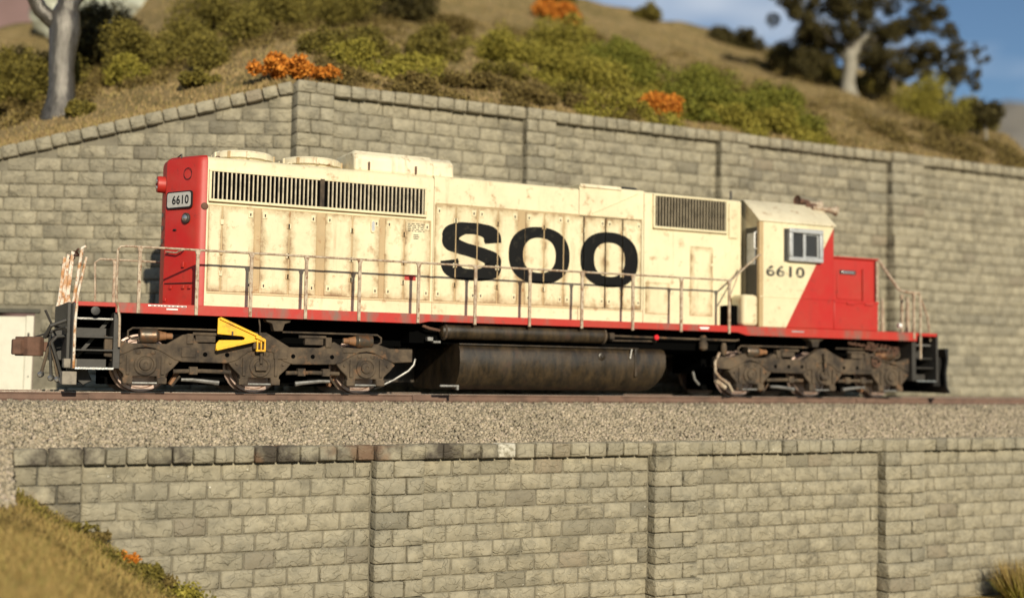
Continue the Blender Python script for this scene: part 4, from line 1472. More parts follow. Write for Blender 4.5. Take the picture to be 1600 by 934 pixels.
# --- trucks
def truck(cx, m):
    X = lambda x: cx + m * x
    bot = [(3.02, .63), (2.62, .61), (2.40, .70), (2.22, .79), (2.07, .815), (1.92, .79), (1.74, .70), (1.56, .59), (1.42, .555), (.62, .545), (.44, .60), (.22, .76), (0, .81)]
    bot = bot + [(-x, z) for x, z in reversed(bot[1:-1])] + [(-2.78, .63)]
    top = [(-2.78, 1.0), (-2.35, .875), (-1.70, .875), (-1.42, 1.05), (-1.28, 1.07), (-1.15, .90), (-.62, .90), (-.36, 1.0), (-.1, 1.13), (.1, 1.13), (.33, 1.0), (.55, .87), (1.15, .87), (1.42, .99), (1.60, .89), (1.95, .875), (2.28, .97), (2.55, .885), (3.02, .885)]
    poly = [(X(x), z) for x, z in reversed(bot)] + [(X(x), z) for x, z in reversed(top)]
    fr = P('truck_frame', MB().prism_y([(X(x), z) for x, z in (bot + top)], -1.33, -1.17), 'truck', L, bevel=.018, smooth=30)
    P('truck_frame', MB().prism_y([(X(x), z) for x, z in (bot + top)], 1.17, 1.33), 'truck', L, smooth=30)
    P('truck_bolster', MB().box(X(-2.9), X(2.9), -.58, .58, .50, 1.0), 'shade_tone', fr)
    P('gap_shade_box', MB().box(X(-2.7), X(2.7), -.30, .30, .13, .6), 'shade_tone', fr)  # added black box, hides the wall behind so gaps between wheels stay dark
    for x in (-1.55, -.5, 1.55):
        P('traction_motor', MB().box(X(x) - .42, X(x) + .42, -.57, .57, .14, .55), 'shade_tone', fr)
    for x in (-1.02, -.62, .62, 1.0, 1.38):
        P('hole_shade_disc', MB().lathe((X(x), -1.331, .70), (0, -1, 0), [(0, .042), (.002, .042)], 16), 'shade_tone', fr, smooth=0)  # flat black disc, the dark of a hole put into colour
    for x in (-1.32, .38, 1.72):
        P('frame_pad', MB().box(X(x) - .13, X(x) + .13, -1.35, -1.32, .64 if x < 1.5 else .78, .82 if x < 1.5 else .86), 'truck', fr, bevel=.012)
    for x in (-2.07, 0, 2.07):
        jb = [(.60, .57), (.46, .67), (.24, .765), (0, .79), (-.24, .765), (-.46, .67), (-.60, .57), (-.50, .45), (-.37, .33), (-.36, .18), (-.21, .18), (-.21, .29), (.21, .29), (.21, .18), (.36, .18), (.37, .33), (.50, .45)]
        j = P('journal_box', MB().prism_y([(X(x + a), z) for a, z in jb], -1.31, -1.08), 'truck', fr, bevel=.014, smooth=30)
        P('bearing_cap', MB().lathe((X(x), -1.30, .50), (0, -1, 0), [(0, .20), (.035, .20), (.05, .185), (.05, .15), (.03, .14), (.03, .11), (.07, .10), (.085, .07), (.085, .04), (.07, .03), (.07, .01)], 28), 'truck', fr)
        for a in (-.13, .13):
            P('journal_bolt', MB().lathe((X(x + a), -1.29, .725), (0, -.4, 1), [(-.02, .055), (.02, .05), (.045, .02)], 12), 'truck', fr)
        for a in (-.30, .30):
            P('pedestal_rib', MB().box(X(x + a) - .03, X(x + a) + .03, -1.345, -1.30, .32, .66), 'truck', fr, bevel=.008)
            P('rib_bolt', MB().lathe((X(x + a * 1.45), -1.31, .54), (0, -1, 0), [(0, .028), (.03, .025), (.035, .01)], 8), 'truck', fr)
            P('pedestal_foot', MB().box(X(x + a) - .085, X(x + a) + .085, -1.325, -1.15, .155, .27), 'truck', fr, bevel=.015)
        P('pedestal_tie', MB().box(X(x - .36), X(x + .36), -1.29, -1.2, .155, .19), 'steel', fr, bevel=.008)
        for sy in (-1, 1):
            w = P('wheel', MB().lathe((X(x), sy * .68, .508), (0, sy, 0), [(-.02, .55), (0, .545), (.012, .512), (.03, .508)], 48), 'tread', fr)
            w2 = P('wheel_disc', MB().lathe((X(x), sy * .70, .508), (0, sy, 0), [(0, .20), (0, .498), (.125, .498), (.135, .43), (.06, .40), (.05, .22), (.14, .18), (.15, .05)], 40), 'wheel', fr)
            P('wheel_tyre', MB().lathe((X(x), sy * .70, .508), (0, sy, 0), [(.01, .47), (.01, .509), (.12, .506), (.142, .496), (.142, .44), (.12, .44)], 48), 'tread', fr)
        P('axle', MB().tube([(X(x), -1.1, .508), (X(x), 1.1, .508)], .09, 12), 'shade_tone', fr)
    for s in (-1, 1):
        a, c = sorted((s * .52, s * 1.56))
        P('brake_rod', MB().tube([(X(a), -1.22, .385), (X((a + c) / 2), -1.22, .40), (X(c), -1.22, .385)], .040, 10), 'truck', fr)
        for f in (.28, .74) if s * m > 0 else (.34,):
            xx = a + (c - a) * f
            P('rod_clamp', MB().box(X(xx) - .075, X(xx) + .075, -1.285, -1.15, .33, .475), 'truck', fr, bevel=.012)
        P('brake_link', MB().tube([(X(s * .72), -1.15, .18), (X(s * .85), -1.15, .20), (X(s * 1.2), -1.15, .235), (X(s * 1.4), -1.15, .235)], [.05, .04, .035, .03], 8), 'steel', fr)
        P('brake_shoe', MB().obox((X(s * 1.50), -.95, .26), Vector((.5, 0, .86)), (0, 1, 0), Vector((-.86, 0, .5)), .14, .08, .03), 'cyl_rust', fr, bevel=.01)
        P('brake_hanger', MB().tube([(X(s * 1.42), -1.12, .30), (X(s * 1.56), -1.12, .12)], .022, 6), 'truck', fr)
        # brake cylinder in the dip over the outer axle
        cxx = s * 2.02
        d = -s
        bc = P('brake_cylinder', MB().lathe((X(cxx), -1.27, 1.015), (m * d, 0, 0), [(-.17, .04), (-.165, .125), (-.14, .137), (.08, .132), (.10, .140), (.13, .135), (.14, .12), (.22, .07), (.30, .055), (.42, .05), (.43, .03)], 24), 'cyl', fr)
        P('cylinder_rod', MB().lathe((X(cxx), -1.27, 1.015), (m * d, 0, 0), [(.15, .105), (.24, .078), (.30, .07), (.31, .058), (.41, .055), (.42, .03)], 20), 'cyl_rust', fr)
        P('brake_pipe', MB().tube([(X(cxx + s * .10), -1.27, .96), (X(cxx + s * .28), -1.27, .95), (X(cxx + s * .36), -1.27, 1.0), (X(cxx + s * .36), -1.27, 1.09), (X(cxx + s * .28), -1.27, 1.145), (X(cxx - s * .3), -1.27, 1.15), (X(s * .42), -1.27, 1.15)], .020, 8), 'truck', fr)
        P('slack_adjuster', MB().box(X(s * 1.02) - .18, X(s * 1.02) + .18, -1.34, -1.2, .92, 1.04).box(X(s * 1.30) - .06, X(s * 1.30) + .06, -1.36, -1.22, .88, 1.07), 'truck', fr, bevel=.012)
        P('slack_rod', MB().tube([(X(s * .72), -1.32, 1.07), (X(s * 1.25), -1.32, 1.07)], .03, 8), 'truck', fr)
    P('damper', MB().tube([(X(.0), -1.40, .55), (X(0), -1.40, .86), (X(0), -1.40, .87), (X(0), -1.40, 1.02)], [.03, .03, .05, .05], 10), 'truck', fr)
    P('damper_foot', MB().box(X(0) - .10, X(0) + .10, -1.42, -1.33, .42, .50), 'truck', fr, bevel=.012)
    P('frame_stop', MB().prism_y([(X(.05), 1.38), (X(.55), 1.38), (X(.52), 1.33), (X(.42), 1.30), (X(.38), 1.16), (X(.22), 1.16), (X(.18), 1.30), (X(.08), 1.33)], -1.42, -1.2), 'truck', fr, bevel=.01)
    return fr


T1 = truck(-6.63, 1)
T2 = truck(6.63, -1)
# sanding pipes and hoses at the inner end of the front truck
P('sand_pipe', MB().tube([(3.72, -1.3, .98), (3.60, -1.3, .75), (3.62, -1.3, .55), (3.75, -1.28, .42), (4.0, -1.25, .30), (4.15, -1.2, .12)], .034, 8), 'post', L)
P('sander_hose', MB().tube([(3.7, -1.2, .36), (3.95, -1.2, .20)], .055, 8), 'post', L)
P('sander_hose', MB().tube([(4.0, -1.12, .38), (4.05, -1.12, .25), (4.2, -1.12, .12)], .035, 8), 'steel', L)
P('sander_hose', MB().tube([(3.15, -1.1, .55), (3.2, -1.1, .38), (3.32, -1.1, .26)], .03, 8), 'steel', L)
# chain bundled over the front axle
pts = []
for k in range(90):
    t = k / 89
    pts.append((7.35 + 1.55 * t + .05 * math.sin(k * 1.9), -1.38 + .03 * math.cos(k * 2.3), 1.28 - .16 * t + .10 * math.sin(k * .9) * (t > .35) + .03 * math.sin(k * 2.7)))
P('chain', MB().tube(pts, .018, 5), 'rust', L)
pts = [(8.45 + .36 * math.cos(q) + .04 * math.sin(5 * q), -1.39 + .03 * math.sin(3 * q), 1.02 + .15 * math.sin(q) + .03 * math.sin(7 * q)) for q in np.linspace(0, 4 * math.pi, 90)]
P('chain', MB().tube(pts, .018, 5), 'truck', L)
P('chain', MB().tube([(8.2 + .14 * math.sin(q * 2.2), -1.38, 1.0 - .028 * q + .03 * math.sin(q * 5)) for q in np.linspace(0, 9, 50)], .017, 5), 'rust', L)

# --- yellow rerailing frog hung on the truck side
rf = empty('rerailing_frog', (-7.0, -1.47, .75), 'yellow steel rerailing frog hanging on the side of the rear truck', 'rerailer')
out = [(-7.50, .775), (-6.80, .955), (-6.68, .93), (-6.66, 1.05), (-6.76, 1.09), (-7.36, 1.355), (-7.42, 1.385), (-7.47, 1.36), (-7.475, 1.075), (-7.02, 1.045), (-6.97, 1.02), (-6.98, .985), (-7.03, .975), (-7.44, .965), (-7.49, .90)]
fp = MB().prism_y(out, -1.50, -1.46).build('frog_plate', M_['yellow'], rf, bevel=.006)
def yb(p0, p1, w, dep):
    p0, p1 = Vector((p0[0], -1.50, p0[1])), Vector((p1[0], -1.50, p1[1]))
    d = p1 - p0
    ln = d.length
    d.normalize()
    return MB().obox((p0 + p1) / 2 - Vector((0, dep / 2, 0)), d, (0, 1, 0), d.cross(Vector((0, 1, 0))), ln / 2, dep, w).build('flange', M_['yellow'], rf, bevel=.006)


yb((-7.44, 1.365), (-6.74, 1.065), .022, .03)
yb((-7.49, .79), (-6.80, .965), .02, .03)
yb((-6.78, 1.05), (-6.62, .98), .03, .045)
for x in (-6.74, -6.67, -6.60):
    MB().box(x - .014, x + .014, -1.53, -1.44, .79, 1.0).build('lattice_bar', M_['yellow'], rf, bevel=.005)
for z in (.79, .97):
    MB().box(-6.76, -6.585, -1.52, -1.45, z - .018, z + .018).build('lattice_bar', M_['yellow'], rf, bevel=.005)
MB().box(-7.22, -7.19, -1.53, -1.49, 1.05, 1.13).build('stop_lug', M_['truck'], rf, bevel=.004)
MB().tube([(-6.70, -1.40, 1.40), (-6.69, -1.46, 1.25), (-6.69, -1.48, 1.04)], .016, 6).build('hanger', M_['truck'], rf)
MB().box(-6.80, -6.55, -1.46, -1.32, .82, .98).build('hanger_bracket', M_['truck'], rf, bevel=.01)

# ---------------------------------------------------------------- vegetation
def leaves(cl, n, size, seed, flat=1.):
    """cl: list of (x,y,z,r); leaf quads spread through the clumps, denser near each clump's skin"""
    g = np.random.default_rng(seed)
    C = np.array(cl, float)
    wts = C[:, 3] ** 2
    k = g.choice(len(C), n, p=wts / wts.sum())
    d = g.normal(size=(n, 3))
    d /= np.linalg.norm(d, axis=1)[:, None]
    r = C[k, 3] * (g.uniform(.1, 1.0, n) ** .55 + np.abs(g.normal(0, .14, n)))
    p_ = C[k, :3] + d * r[:, None] * np.array([1, 1, flat])
    a = g.normal(size=(n, 3))
    a /= np.linalg.norm(a, axis=1)[:, None]
    b_ = np.cross(a, g.normal(size=(n, 3)))
    b_ /= np.linalg.norm(b_, axis=1)[:, None]
    s = size * g.uniform(.6, 1.35, n)[:, None]
    q_ = np.stack([p_ - a * s, p_ - b_ * s * .6, p_ + a * s, p_ + b_ * s * .6], 1).reshape(-1, 3)
    return q_, np.arange(n * 4).reshape(n, 4)


def shrub(label, x, y, rx, rz, mat, seed, group, n=1500, size=.065, sunk=.25, name='shrub', z=None):
    z0 = float(hill_z(x, y)) if z is None else z
    g = random.Random(seed)
    root = empty(name, (x, y, z0 - .05), label, 'shrub', group)
    cl = []
    nc = max(8, int(rx / rz * 9) + 8)
    for i in range(nc):
        q_ = g.uniform(0, 6.28)
        f = g.uniform(.1, .85)
        cx_, cy_ = math.cos(q_) * f * rx * 1.05, math.sin(q_) * f * min(rx, rz * 1.6) * .7
        h_ = .68 * rz * (1 - .55 * (cx_ / rx) ** 2) * g.uniform(.25, 1.35)
        cl.append((x + cx_, y + cy_, z0 + max(h_, .08), g.uniform(.2, .48) * min(rx, rz) * 1.1))
    V_, F4 = leaves(cl, n, size, seed)
    o = big_mesh('foliage', V_ - np.array([x, y, z0]), F4, LEAF[mat], root, (x, y, z0))
    st = MB()
    for c in cl[:5]:
        st.tube([(x + (c[0] - x) * .15, y + (c[1] - y) * .15, z0 - .2), (x + (c[0] - x) * .6, y + (c[1] - y) * .6 + .1, z0 + (c[2] - z0) * .4), (c[0], c[1] + .1, c[2])], [.02, .015, .008], 5)
    st.build('stem', M_['bark3'], root)
    return root


GRP = dict(olive='olive shrubs on the hillside', green='green shrubs on the hillside', lime='yellow-green shrubs on the hillside', brown='low brown-green scrub along the coping', dark='dark shrubs near the ridge')
LAB = dict(olive='dull olive shrub growing on the dry grass hillside', green='mid green bushy shrub on the hillside above the wall', lime='bright yellow-green bushy shrub on the hillside above the wall',
           brown='low brown-green scrub growing just behind the wall coping', dark='dark shadowy shrub near the ridge of the hill')
SH = [  # x, y, half width, height, kind
    (-7.14, 9.0, 1.0, 1.35, 'olive'), (-7.9, 8.4, .6, .8, 'lime'), (-2.82, 4.8, .75, .65, 'lime'), (-1.21, 5.0, .75, .45, 'lime'), (2.23, 6.9, .75, .95, 'lime'), (3.2, 7.2, .7, .7, 'lime'), (5.0, 9.1, 1.2, 1.25, 'lime'),
    (4.1, 5.1, .9, .8, 'lime'), (3.0, 4.2, .8, .45, 'olive'), (6.2, 6.3, .9, .9, 'green'), (7.74, 5.2, 1.0, .9, 'green'), (8.31, 4.1, 1.0, .75, 'green'), (9.6, 4.6, .8, 1.0, 'green'), (10.5, 5.2, .7, .85, 'green'), (6.4, 3.6, .8, .35, 'green'),
    (-10.4, 10.5, 1.1, 1.5, 'olive'), (-11.2, 8.6, .8, 1.1, 'olive'), (-5.9, 7.4, .7, .75, 'olive'), (-5.0, 11.0, 1.3, 1.3, 'olive'), (-3.4, 6.0, .6, .6, 'olive'), (-3.7, 9.6, 1.2, 1.3, 'olive'), (-1.2, 11.5, 1.2, 1.2, 'olive'), (-7.6, 14.6, 1.4, 1.6, 'dark'), (-8.6, 12, 1.0, 1.3, 'dark'),
    (1.83, 14.8, 1.6, 1.2, 'dark'), (-1.0, 15.5, 1.6, 1.3, 'dark'), (22.4, 23.7, 2.0, .8, 'dark'), (24.6, 22.5, 1.5, .8, 'olive'), (2.3, 11.3, .9, .5, 'brown'), (0, 4.0, .9, .35, 'brown'), (-1.75, 3.6, .8, .32, 'brown'), (1.3, 3.5, .8, .30, 'brown'), (2.4, 3.6, .7, .34, 'brown'),
    (3.7, 3.7, 1.0, .45, 'lime'), (4.3, 3.5, .7, .35, 'lime'), (6.9, 4.3, 1.2, .7, 'green'), (7.4, 3.7, 1.0, .5, 'lime'), (9.0, 3.6, 1.0, .55, 'lime'), (9.9, 3.9, .9, .7, 'green'), (5.6, 7.4, 1.2, .9, 'green'), (3.9, 6.2, 1.1, .8, 'lime'), (1.2, 5.0, .9, .4, 'olive'), (-.4, 6.4, 1.0, .5, 'olive'), (-2.2, 6.6, 1.0, .6, 'olive'), (.6, 8.2, 1.0, .6, 'olive'), (-9.6, 9.2, .9, 1.2, 'olive'), (-6.2, 9.4, 1.0, 1.1, 'olive'), (-4.6, 8.4, .8, .7, 'olive'), (-2.4, 12.8, 1.3, 1.2, 'olive'), (8.4, 6.4, 1.0, .7, 'green'),
    (23.0, 19.0, 1.6, 1.0, 'olive'), (24.4, 17.0, 1.2, .9, 'olive'), (22.6, 9.4, .9, 1.0, 'lime'),
    (19.3, 8.3, 1.2, 1.7, 'lime'), (18.0, 5.7, .8, .7, 'olive'), (20.6, 16.8, 1.3, 1.2, 'dark'), (6.8, 8.6, .9, .7, 'green'), (-3.6, 3.7, .6, .25, 'brown'), (4.3, 3.55, .6, .3, 'brown'), (-6.6, 5.2, .5, .3, 'olive'), (-9.2, 6.2, .35, .3, 'olive'), (21.5, 8.0, .8, .6, 'olive'), (8.6, 13.5, .5, .4, 'brown'), (17.5, 23.8, .8, .6, 'olive'), (12, 22.5, .8, .7, 'olive'),
]
MARKS = [(-9.49, 7.14, 2.2, 'beside the silver-barked tree'), (21, 14.2, 4.2, 'around the pale trunked dark tree'), (-4.75, 3.45, 2.2, 'behind the orange shrub at the corner pilaster'), (5.3, 3.75, 1.7, 'crowding the small orange shrub'),
         (20.29, 6.63, 2.4, 'next to the small dark tree'), (9.9, 18.6, 3.5, 'below the orange shrub on the skyline'), (-7.5, 24, 12, 'below the pale rock outcrop')]
COL = dict(olive='dull olive shrub', green='mid green bushy shrub', lime='bright yellow-green bushy shrub', brown='low brown-green scrub', dark='dark shadowy shrub')


def shrub_label(x, y, rx, rz, kd):
    for mx, my, r_, txt in MARKS:
        if math.hypot(x - mx, y - my) < r_:
            return ('small ' if rx * rz < .4 else 'large ' if rx * rz > 1.3 else '') + COL[kd] + ' ' + txt
    size = 'small low ' if rx * rz < .3 else 'large spreading ' if rx * rz > 1.2 else ''
    where = 'growing just behind the wall coping' if y < 4.4 else 'partway up the hillside' if y < 9 else 'high on the hillside'
    return size + COL[kd] + ' ' + where


for i, (x, y, rx, rz, kd) in enumerate(SH):
    shrub(shrub_label(x, y, rx, rz, kd), x, y, rx, rz, kd, 1000 + i, GRP[kd], n=int(5200 * (rx * rz + .35)) + 1500, size=.036 if y < 12 else .058)
shrub('orange autumn shrub spilling over the coping beside the corner pilaster', -4.75, 3.45, 1.15, .42, 'orange', 71, None, 4200, .05)
shrub('orange shrub on the skyline of the hill beside blue sky', 9.9, 18.6, 1.3, .85, 'orange', 72, None, 4200, .075)
shrub('small orange shrub among green bushes behind the wall coping', 5.3, 3.75, .62, .62, 'orange', 73, None, 2800, .05)


def limb(mb, p0, p1, r0, r1, seed, n=6, wob=.06):
    g = random.Random(seed)
    p0, p1 = Vector(p0), Vector(p1)
    L_ = (p1 - p0).length
    pts = []
    for i in range(n + 1):
        t = i / n
        j = Vector((g.uniform(-1, 1), g.uniform(-1, 1), g.uniform(-1, 1))) * wob * L_ * (0 if i in (0, n) else 1)
        pts.append(p0 + (p1 - p0) * t + j)
    mb.tube(pts, [r0 + (r1 - r0) * i / n for i in range(n + 1)], 12)


# low ground cover creeping between the shrubs
def cover(n, seed, boxes, mat, fz=hill_z, size=.042, hgt=.13):
    g_ = np.random.default_rng(seed)
    P_ = []
    while sum(len(p_) for p_ in P_) < n:
        bx = boxes[g_.integers(len(boxes))]
        x, y = g_.uniform(bx[0], bx[1], 4000), g_.uniform(bx[2], bx[3], 4000)
        f = np.sin(x * 1.7 + y * .9 + seed) * np.sin(y * 2.1 - x * .8) + .5 * np.sin(x * 4.1 + seed) * np.sin(y * 3.7)
        k_ = f > g_.uniform(-.3, .7, 4000)
        x, y = x[k_], y[k_]
        P_.append(np.stack([x, y, fz(x, y) + np.abs(g_.normal(0, hgt, len(x)))], -1))
    p_ = np.concatenate(P_)[:n]
    a = g_.normal(size=(n, 3))
    a /= np.linalg.norm(a, axis=1)[:, None]
    b_ = np.cross(a, g_.normal(size=(n, 3)))
    b_ /= np.linalg.norm(b_, axis=1)[:, None]
    s_ = size * g_.uniform(.6, 1.4, n)[:, None]
    return big_mesh('ground_cover', np.stack([p_ - a * s_, p_ - b_ * s_ * .6, p_ + a * s_, p_ + b_ * s_ * .6], 1).reshape(-1, 3), np.arange(n * 4).reshape(n, 4), mat)


tag(cover(60000, 3, [(2.5, 10.8, 3.0, 6.5), (2, 7, 5, 10), (-3.5, 0, 4.2, 6.5)], LEAF['lime']), 'yellow-green ground cover creeping between the shrubs', 'ground cover', kind='stuff')
tag(cover(95000, 8, [(-4, 5, 2.9, 5), (-9, 2, 7, 14), (-11.5, -7, 7, 11), (14, 20, 3, 6), (19, 24, 14, 20), (-4, 14, 7, 16), (8, 20, 3, 10)], LEAF['brown']), 'brown-green ground cover on the dry slope', 'ground cover', kind='stuff')

tag(cover(9000, 4, [(-12.5, -8, -6.5, -3.3)], LEAF['brown'], bank_z, .022, .05), 'brown weeds scattered through the golden bank grass', 'weeds', kind='stuff')
tag(cover(5000, 5, [(-10.9, -8, -4.2, -3.3)], LEAF['olive'], bank_z, .024, .07), 'olive green weeds along the top of the bank by the wall', 'weeds', kind='stuff')

# silver-barked tree on the left slope
b0 = Vector((-9.49, 7.14, float(hill_z(-9.49, 7.14))))
tL = empty('tree', b0, 'tree with smooth silvery grey forked trunk on the slope above the wing wall', 'tree')
mb = MB()
mb.tube([b0 + Vector(p_) for p_ in ((0, 0, -.3), (0, 0, .0), (-.01, 0, .25), (0, 0, .6), (-.03, 0, 1.1), (-.01, .0, 1.55), (.02, 0, 1.95), (.0, 0, 2.25), (.06, 0, 2.55))], [.52, .44, .345, .31, .30, .325, .37, .36, .27], 18)
limb(mb, b0 + Vector((-.12, 0, 2.05)), b0 + Vector((-1.15, -.1, 3.3)), .21, .15, 3)
limb(mb, b0 + Vector((.08, 0, 2.3)), b0 + Vector((.45, .1, 4.4)), .27, .17, 4)
limb(mb, b0 + Vector((-1.15, -.1, 3.3)), b0 + Vector((-2.6, .3, 5.2)), .15, .06, 5)
limb(mb, b0 + Vector((.45, .1, 4.4)), b0 + Vector((1.6, .5, 6.2)), .14, .05, 6)
limb(mb, b0 + Vector((.45, .1, 4.4)), b0 + Vector((-.4, -.4, 6.6)), .13, .05, 7)
mb.build('trunk', M_['bark'], tL, smooth=70)
g = random.Random(5)
cl = [(b0.x + g.uniform(-2.6, 2.0), b0.y + g.uniform(-1.6, 1.8), b0.z + g.uniform(5.2, 7.6), g.uniform(.5, .95)) for _ in range(16)]
V_, F4 = leaves(cl, 9000, .09, 55)
big_mesh('crown', V_ - np.array(b0), F4, LEAF['olive'], tL, tuple(b0))

# dark-crowned tree on the right of the hill
b1 = Vector((20.99, 14.18, float(hill_z(20.99, 14.18))))
tR = empty('tree', b1, 'pale trunked tree with wide dark open crown against the sky', 'tree')


def tpt(du, dv, dep=0.):
    return b1 + R_ * (du / 38.7) + Vector((0, 0, dv / 38.7)) + Vector((F_.x, F_.y, 0)) * dep


mb = MB()
mb.tube([tpt(0, -12), tpt(0, 0), tpt(1, 8), tpt(0, 25), tpt(3, 42), tpt(4, 60), tpt(2, 74)], [.62, .46, .33, .27, .27, .33, .25], 14)
limb(mb, tpt(3, 56), tpt(-26, 98, .3), .22, .1, 31, 6, .06)
limb(mb, tpt(4, 60), tpt(34, 104, -.2), .22, .1, 32, 6, .06)
limb(mb, tpt(3, 50), tpt(30, 62, -.3), .10, .05, 33, 5, .08)
lb = MB()
extra = []
for i, (du, dv, dep) in enumerate(((-60, 100, .4), (-20, 150, -.6), (30, 145, .5), (75, 110, -.3), (55, 70, .6), (130, 130, .3), (165, 70, 0), (-90, 130, -.4), (-50, 60, .5), (170, 40, .2))):
    s0 = tpt(4, 66 + (i % 3) * 5)
    limb(lb, s0, tpt(du, dv, dep), .15, .045, 40 + i, 6, .05)
    for k in range(6):
        f = .45 + .6 * k / 5
        extra.append((4 + (du - 4) * f, 70 + (dv - 70) * f, dep * f))
lb.build('branch', M_['bark3'], tR, smooth=70)
mb.build('trunk', M_['bark2'], tR, smooth=70)
cl = []
for du, dv, r_ in ((-100, 130, 24), (-75, 100, 24), (-38, 125, 34), (5, 145, 40), (-38, 80, 30), (2, 102, 30), (42, 112, 32), (64, 58, 34), (40, 48, 26), (92, 132, 30), (112, 92, 26), (148, 122, 24), (152, 82, 24), (172, 52, 22), (162, 22, 22), (128, 42, 15), (-62, 48, 26), (-74, 66, 18), (100, 165, 30), (40, 175, 38), (-50, 170, 36), (-95, 160, 24), (135, 155, 24), (178, 100, 18), (185, 75, 14), (85, 30, 26), (60, 25, 22), (190, 50, 18), (188, 25, 16), (182, 0, 14)):
    for _ in range(7):
        cl.append(tuple(tpt(du + g.uniform(-1, 1) * r_ * .8, dv + g.uniform(-1, 1) * r_ * .9, g.uniform(-1.3, 1.3))) + (r_ / 38.7 * g.uniform(.2, .5),))
for du, dv, dep in extra:
    for _ in range(2):
        cl.append(tuple(tpt(du + g.uniform(-9, 9), dv + g.uniform(-9, 9), dep + g.uniform(-.5, .5))) + (g.uniform(.16, .36),))
V_, F4 = leaves(cl, 70000, .05, 56)
big_mesh('crown', V_ - np.array(b1), F4, LEAF['dark'], tR, tuple(b1))

b2 = Vector((20.29, 6.63, float(hill_z(20.29, 6.63))))
tS = empty('tree', b2, 'small dark tree beyond the end of the hill, beside the far grey slope', 'tree')
mb = MB()
limb(mb, b2 - Vector((0, 0, .3)), b2 + Vector((.05, 0, 1.2)), .07, .04, 9)
for i in range(5):
    limb(mb, b2 + Vector((.03, 0, .5)), b2 + Vector((g.uniform(-.6, .6), g.uniform(-.4, .4), g.uniform(.7, 1.2))), .03, .012, 60 + i)
mb.build('trunk', M_['bark2'], tS)
cl = [(b2.x + g.uniform(-.55, .55), b2.y + g.uniform(-.4, .4), b2.z + g.uniform(.35, 1.15), g.uniform(.18, .34)) for _ in range(9)]
V_, F4 = leaves(cl, 2600, .055, 57)
big_mesh('crown', V_ - np.array(b2), F4, LEAF['dark'], tS, tuple(b2))

# pale rock outcrop on the skyline behind the silver tree
import bmesh
bm = bmesh.new()
bmesh.ops.create_icosphere(bm, subdivisions=4, radius=1)
for v in bm.verts:
    n_ = noise.fractal(v.co * 1.7 + Vector((3, 1, 2)), .9, 2.1, 4)
    st_ = .10 * math.sin(v.co.x * 9 + v.co.z * 3)
    v.co = Vector((v.co.x * 2.4, v.co.y * 1.6, v.co.z * 1.5)) * (1 + .22 * n_ + st_ * .4)
me = bpy.data.meshes.new('rock_outcrop')
bm.to_mesh(me)
bm.free()
tag(link('rock_outcrop', me, M_['rock'], None, (-6.75, 23.6, 13.7), smooth=30), 'pale weathered rock outcrop on the hilltop behind the silver-barked tree', 'rock')


def blades(n, xs_, ys_, fz, h0, h1, seed, w=.012):
    g_ = np.random.default_rng(seed)
    X = g_.uniform(*xs_, n)
    Y = ys_[0] + (ys_[1] - ys_[0]) * g_.uniform(0, 1, n) ** 1.6
    y0_ = np.where(X > -5, 2.8, 2.9 + (-5 - X) * .484) if fz is hill_z else np.full(n, -1e9)
    Y = np.maximum(Y, y0_ + g_.uniform(0, .6, n))
    Z = fz(X, Y)
    q_ = g_.uniform(0, 2 * np.pi, n)
    H = g_.uniform(h0, h1, n)
    lean = g_.normal(0, .45, (n, 2)) * H[:, None]
    dx, dy = np.cos(q_) * w * (1 + H * 3), np.sin(q_) * w * (1 + H * 3)
    V_ = np.stack([np.stack([X - dx, Y - dy, Z - .02], -1), np.stack([X + dx, Y + dy, Z - .02], -1), np.stack([X + lean[:, 0], Y + lean[:, 1], Z + H], -1)], 1).reshape(-1, 3)
    return V_, np.arange(3 * n).reshape(n, 3)


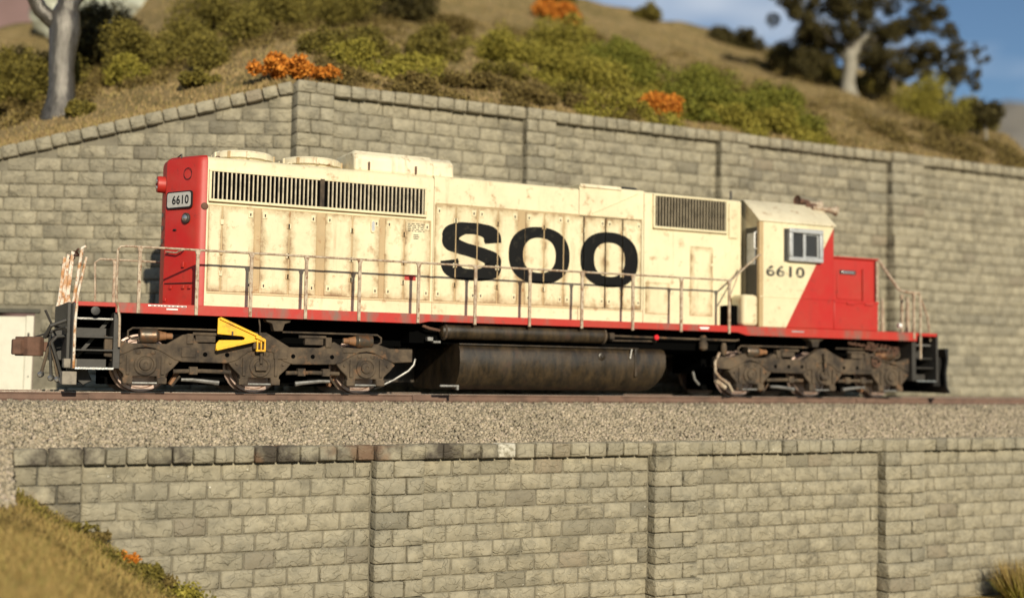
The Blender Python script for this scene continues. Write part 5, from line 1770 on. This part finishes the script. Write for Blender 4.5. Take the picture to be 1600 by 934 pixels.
V_, F3 = blades(120000, (-13, 42), (2.8, 25.5), hill_z, .03, .12, 81, .02)
tag(big_mesh('hill_grass', V_, F3, M_['grass']), 'short dry brown grass covering the hillside', 'grass', kind='stuff')
V_, F3 = blades(60000, (-14.5, -6.9), (-3.25, -9), bank_z, .02, .15, 82, .009)
tag(big_mesh('bank_grass', V_, F3, M_['grass2']), 'golden dry grass covering the bank below the wall', 'grass', kind='stuff')

def bank_shrub(label, x, y, rx, rz, mat, seed, n):
    return shrub(label, x, y, rx, rz, mat, seed, None, n, .035, z=float(bank_z(x, y)))


bank_shrub('small orange-brown weed at the foot of the lower wall', -9.3, -3.55, .26, .16, 'orange', 91, 500)
bank_shrub('dull green weed growing where bank meets the wall', -9.0, -3.7, .30, .22, 'olive', 92, 900)
bank_shrub('yellow-green bushy weed low on the golden bank', -8.35, -3.75, .40, .32, 'lime', 93, 1300)
bank_shrub('low rusty-brown weed clump halfway along the bank edge', -9.75, -3.5, .4, .14, 'brown', 96, 900)
bank_shrub('trailing brown-green weed beside the yellow-green bushy weed', -8.75, -3.5, .35, .2, 'brown', 97, 900)
bank_shrub('thin green weed along the wall above the golden bank', -10.1, -3.6, .45, .12, 'olive', 94, 700)
gt = empty('grass_tuft', (10.4, -3.75, -4.45), 'tall olive grass tuft at the foot of the lower wall away from the bank', 'grass tuft')
for nm, nb_, hh, mt, sd in (('blade_clump', 900, (.5, 1.05), M_['grass2'], 5), ('leaf_clump', 700, (.3, .75), LEAF['lime'], 6)):
    g_ = np.random.default_rng(sd)
    q_, rr = g_.uniform(0, 6.28, nb_), .42 * np.sqrt(g_.uniform(0, 1, nb_))
    H = g_.uniform(*hh, nb_)
    bx, by = rr * np.cos(q_) * 1.2, rr * np.sin(q_) * .7
    w_ = .014
    t_ang = g_.uniform(0, 6.28, nb_)
    tipx, tipy = bx * 2.0 + g_.normal(0, .12, nb_), by * 1.6 + g_.normal(0, .1, nb_)
    V_ = np.stack([np.stack([bx - w_ * np.cos(t_ang), by - w_ * np.sin(t_ang), 0 * bx], -1), np.stack([bx + w_ * np.cos(t_ang), by + w_ * np.sin(t_ang), 0 * bx], -1), np.stack([tipx, tipy, H], -1)], 1).reshape(-1, 3)
    big_mesh(nm, V_, np.arange(3 * nb_).reshape(nb_, 3), mt, gt, (10.4, -3.75, -4.47))
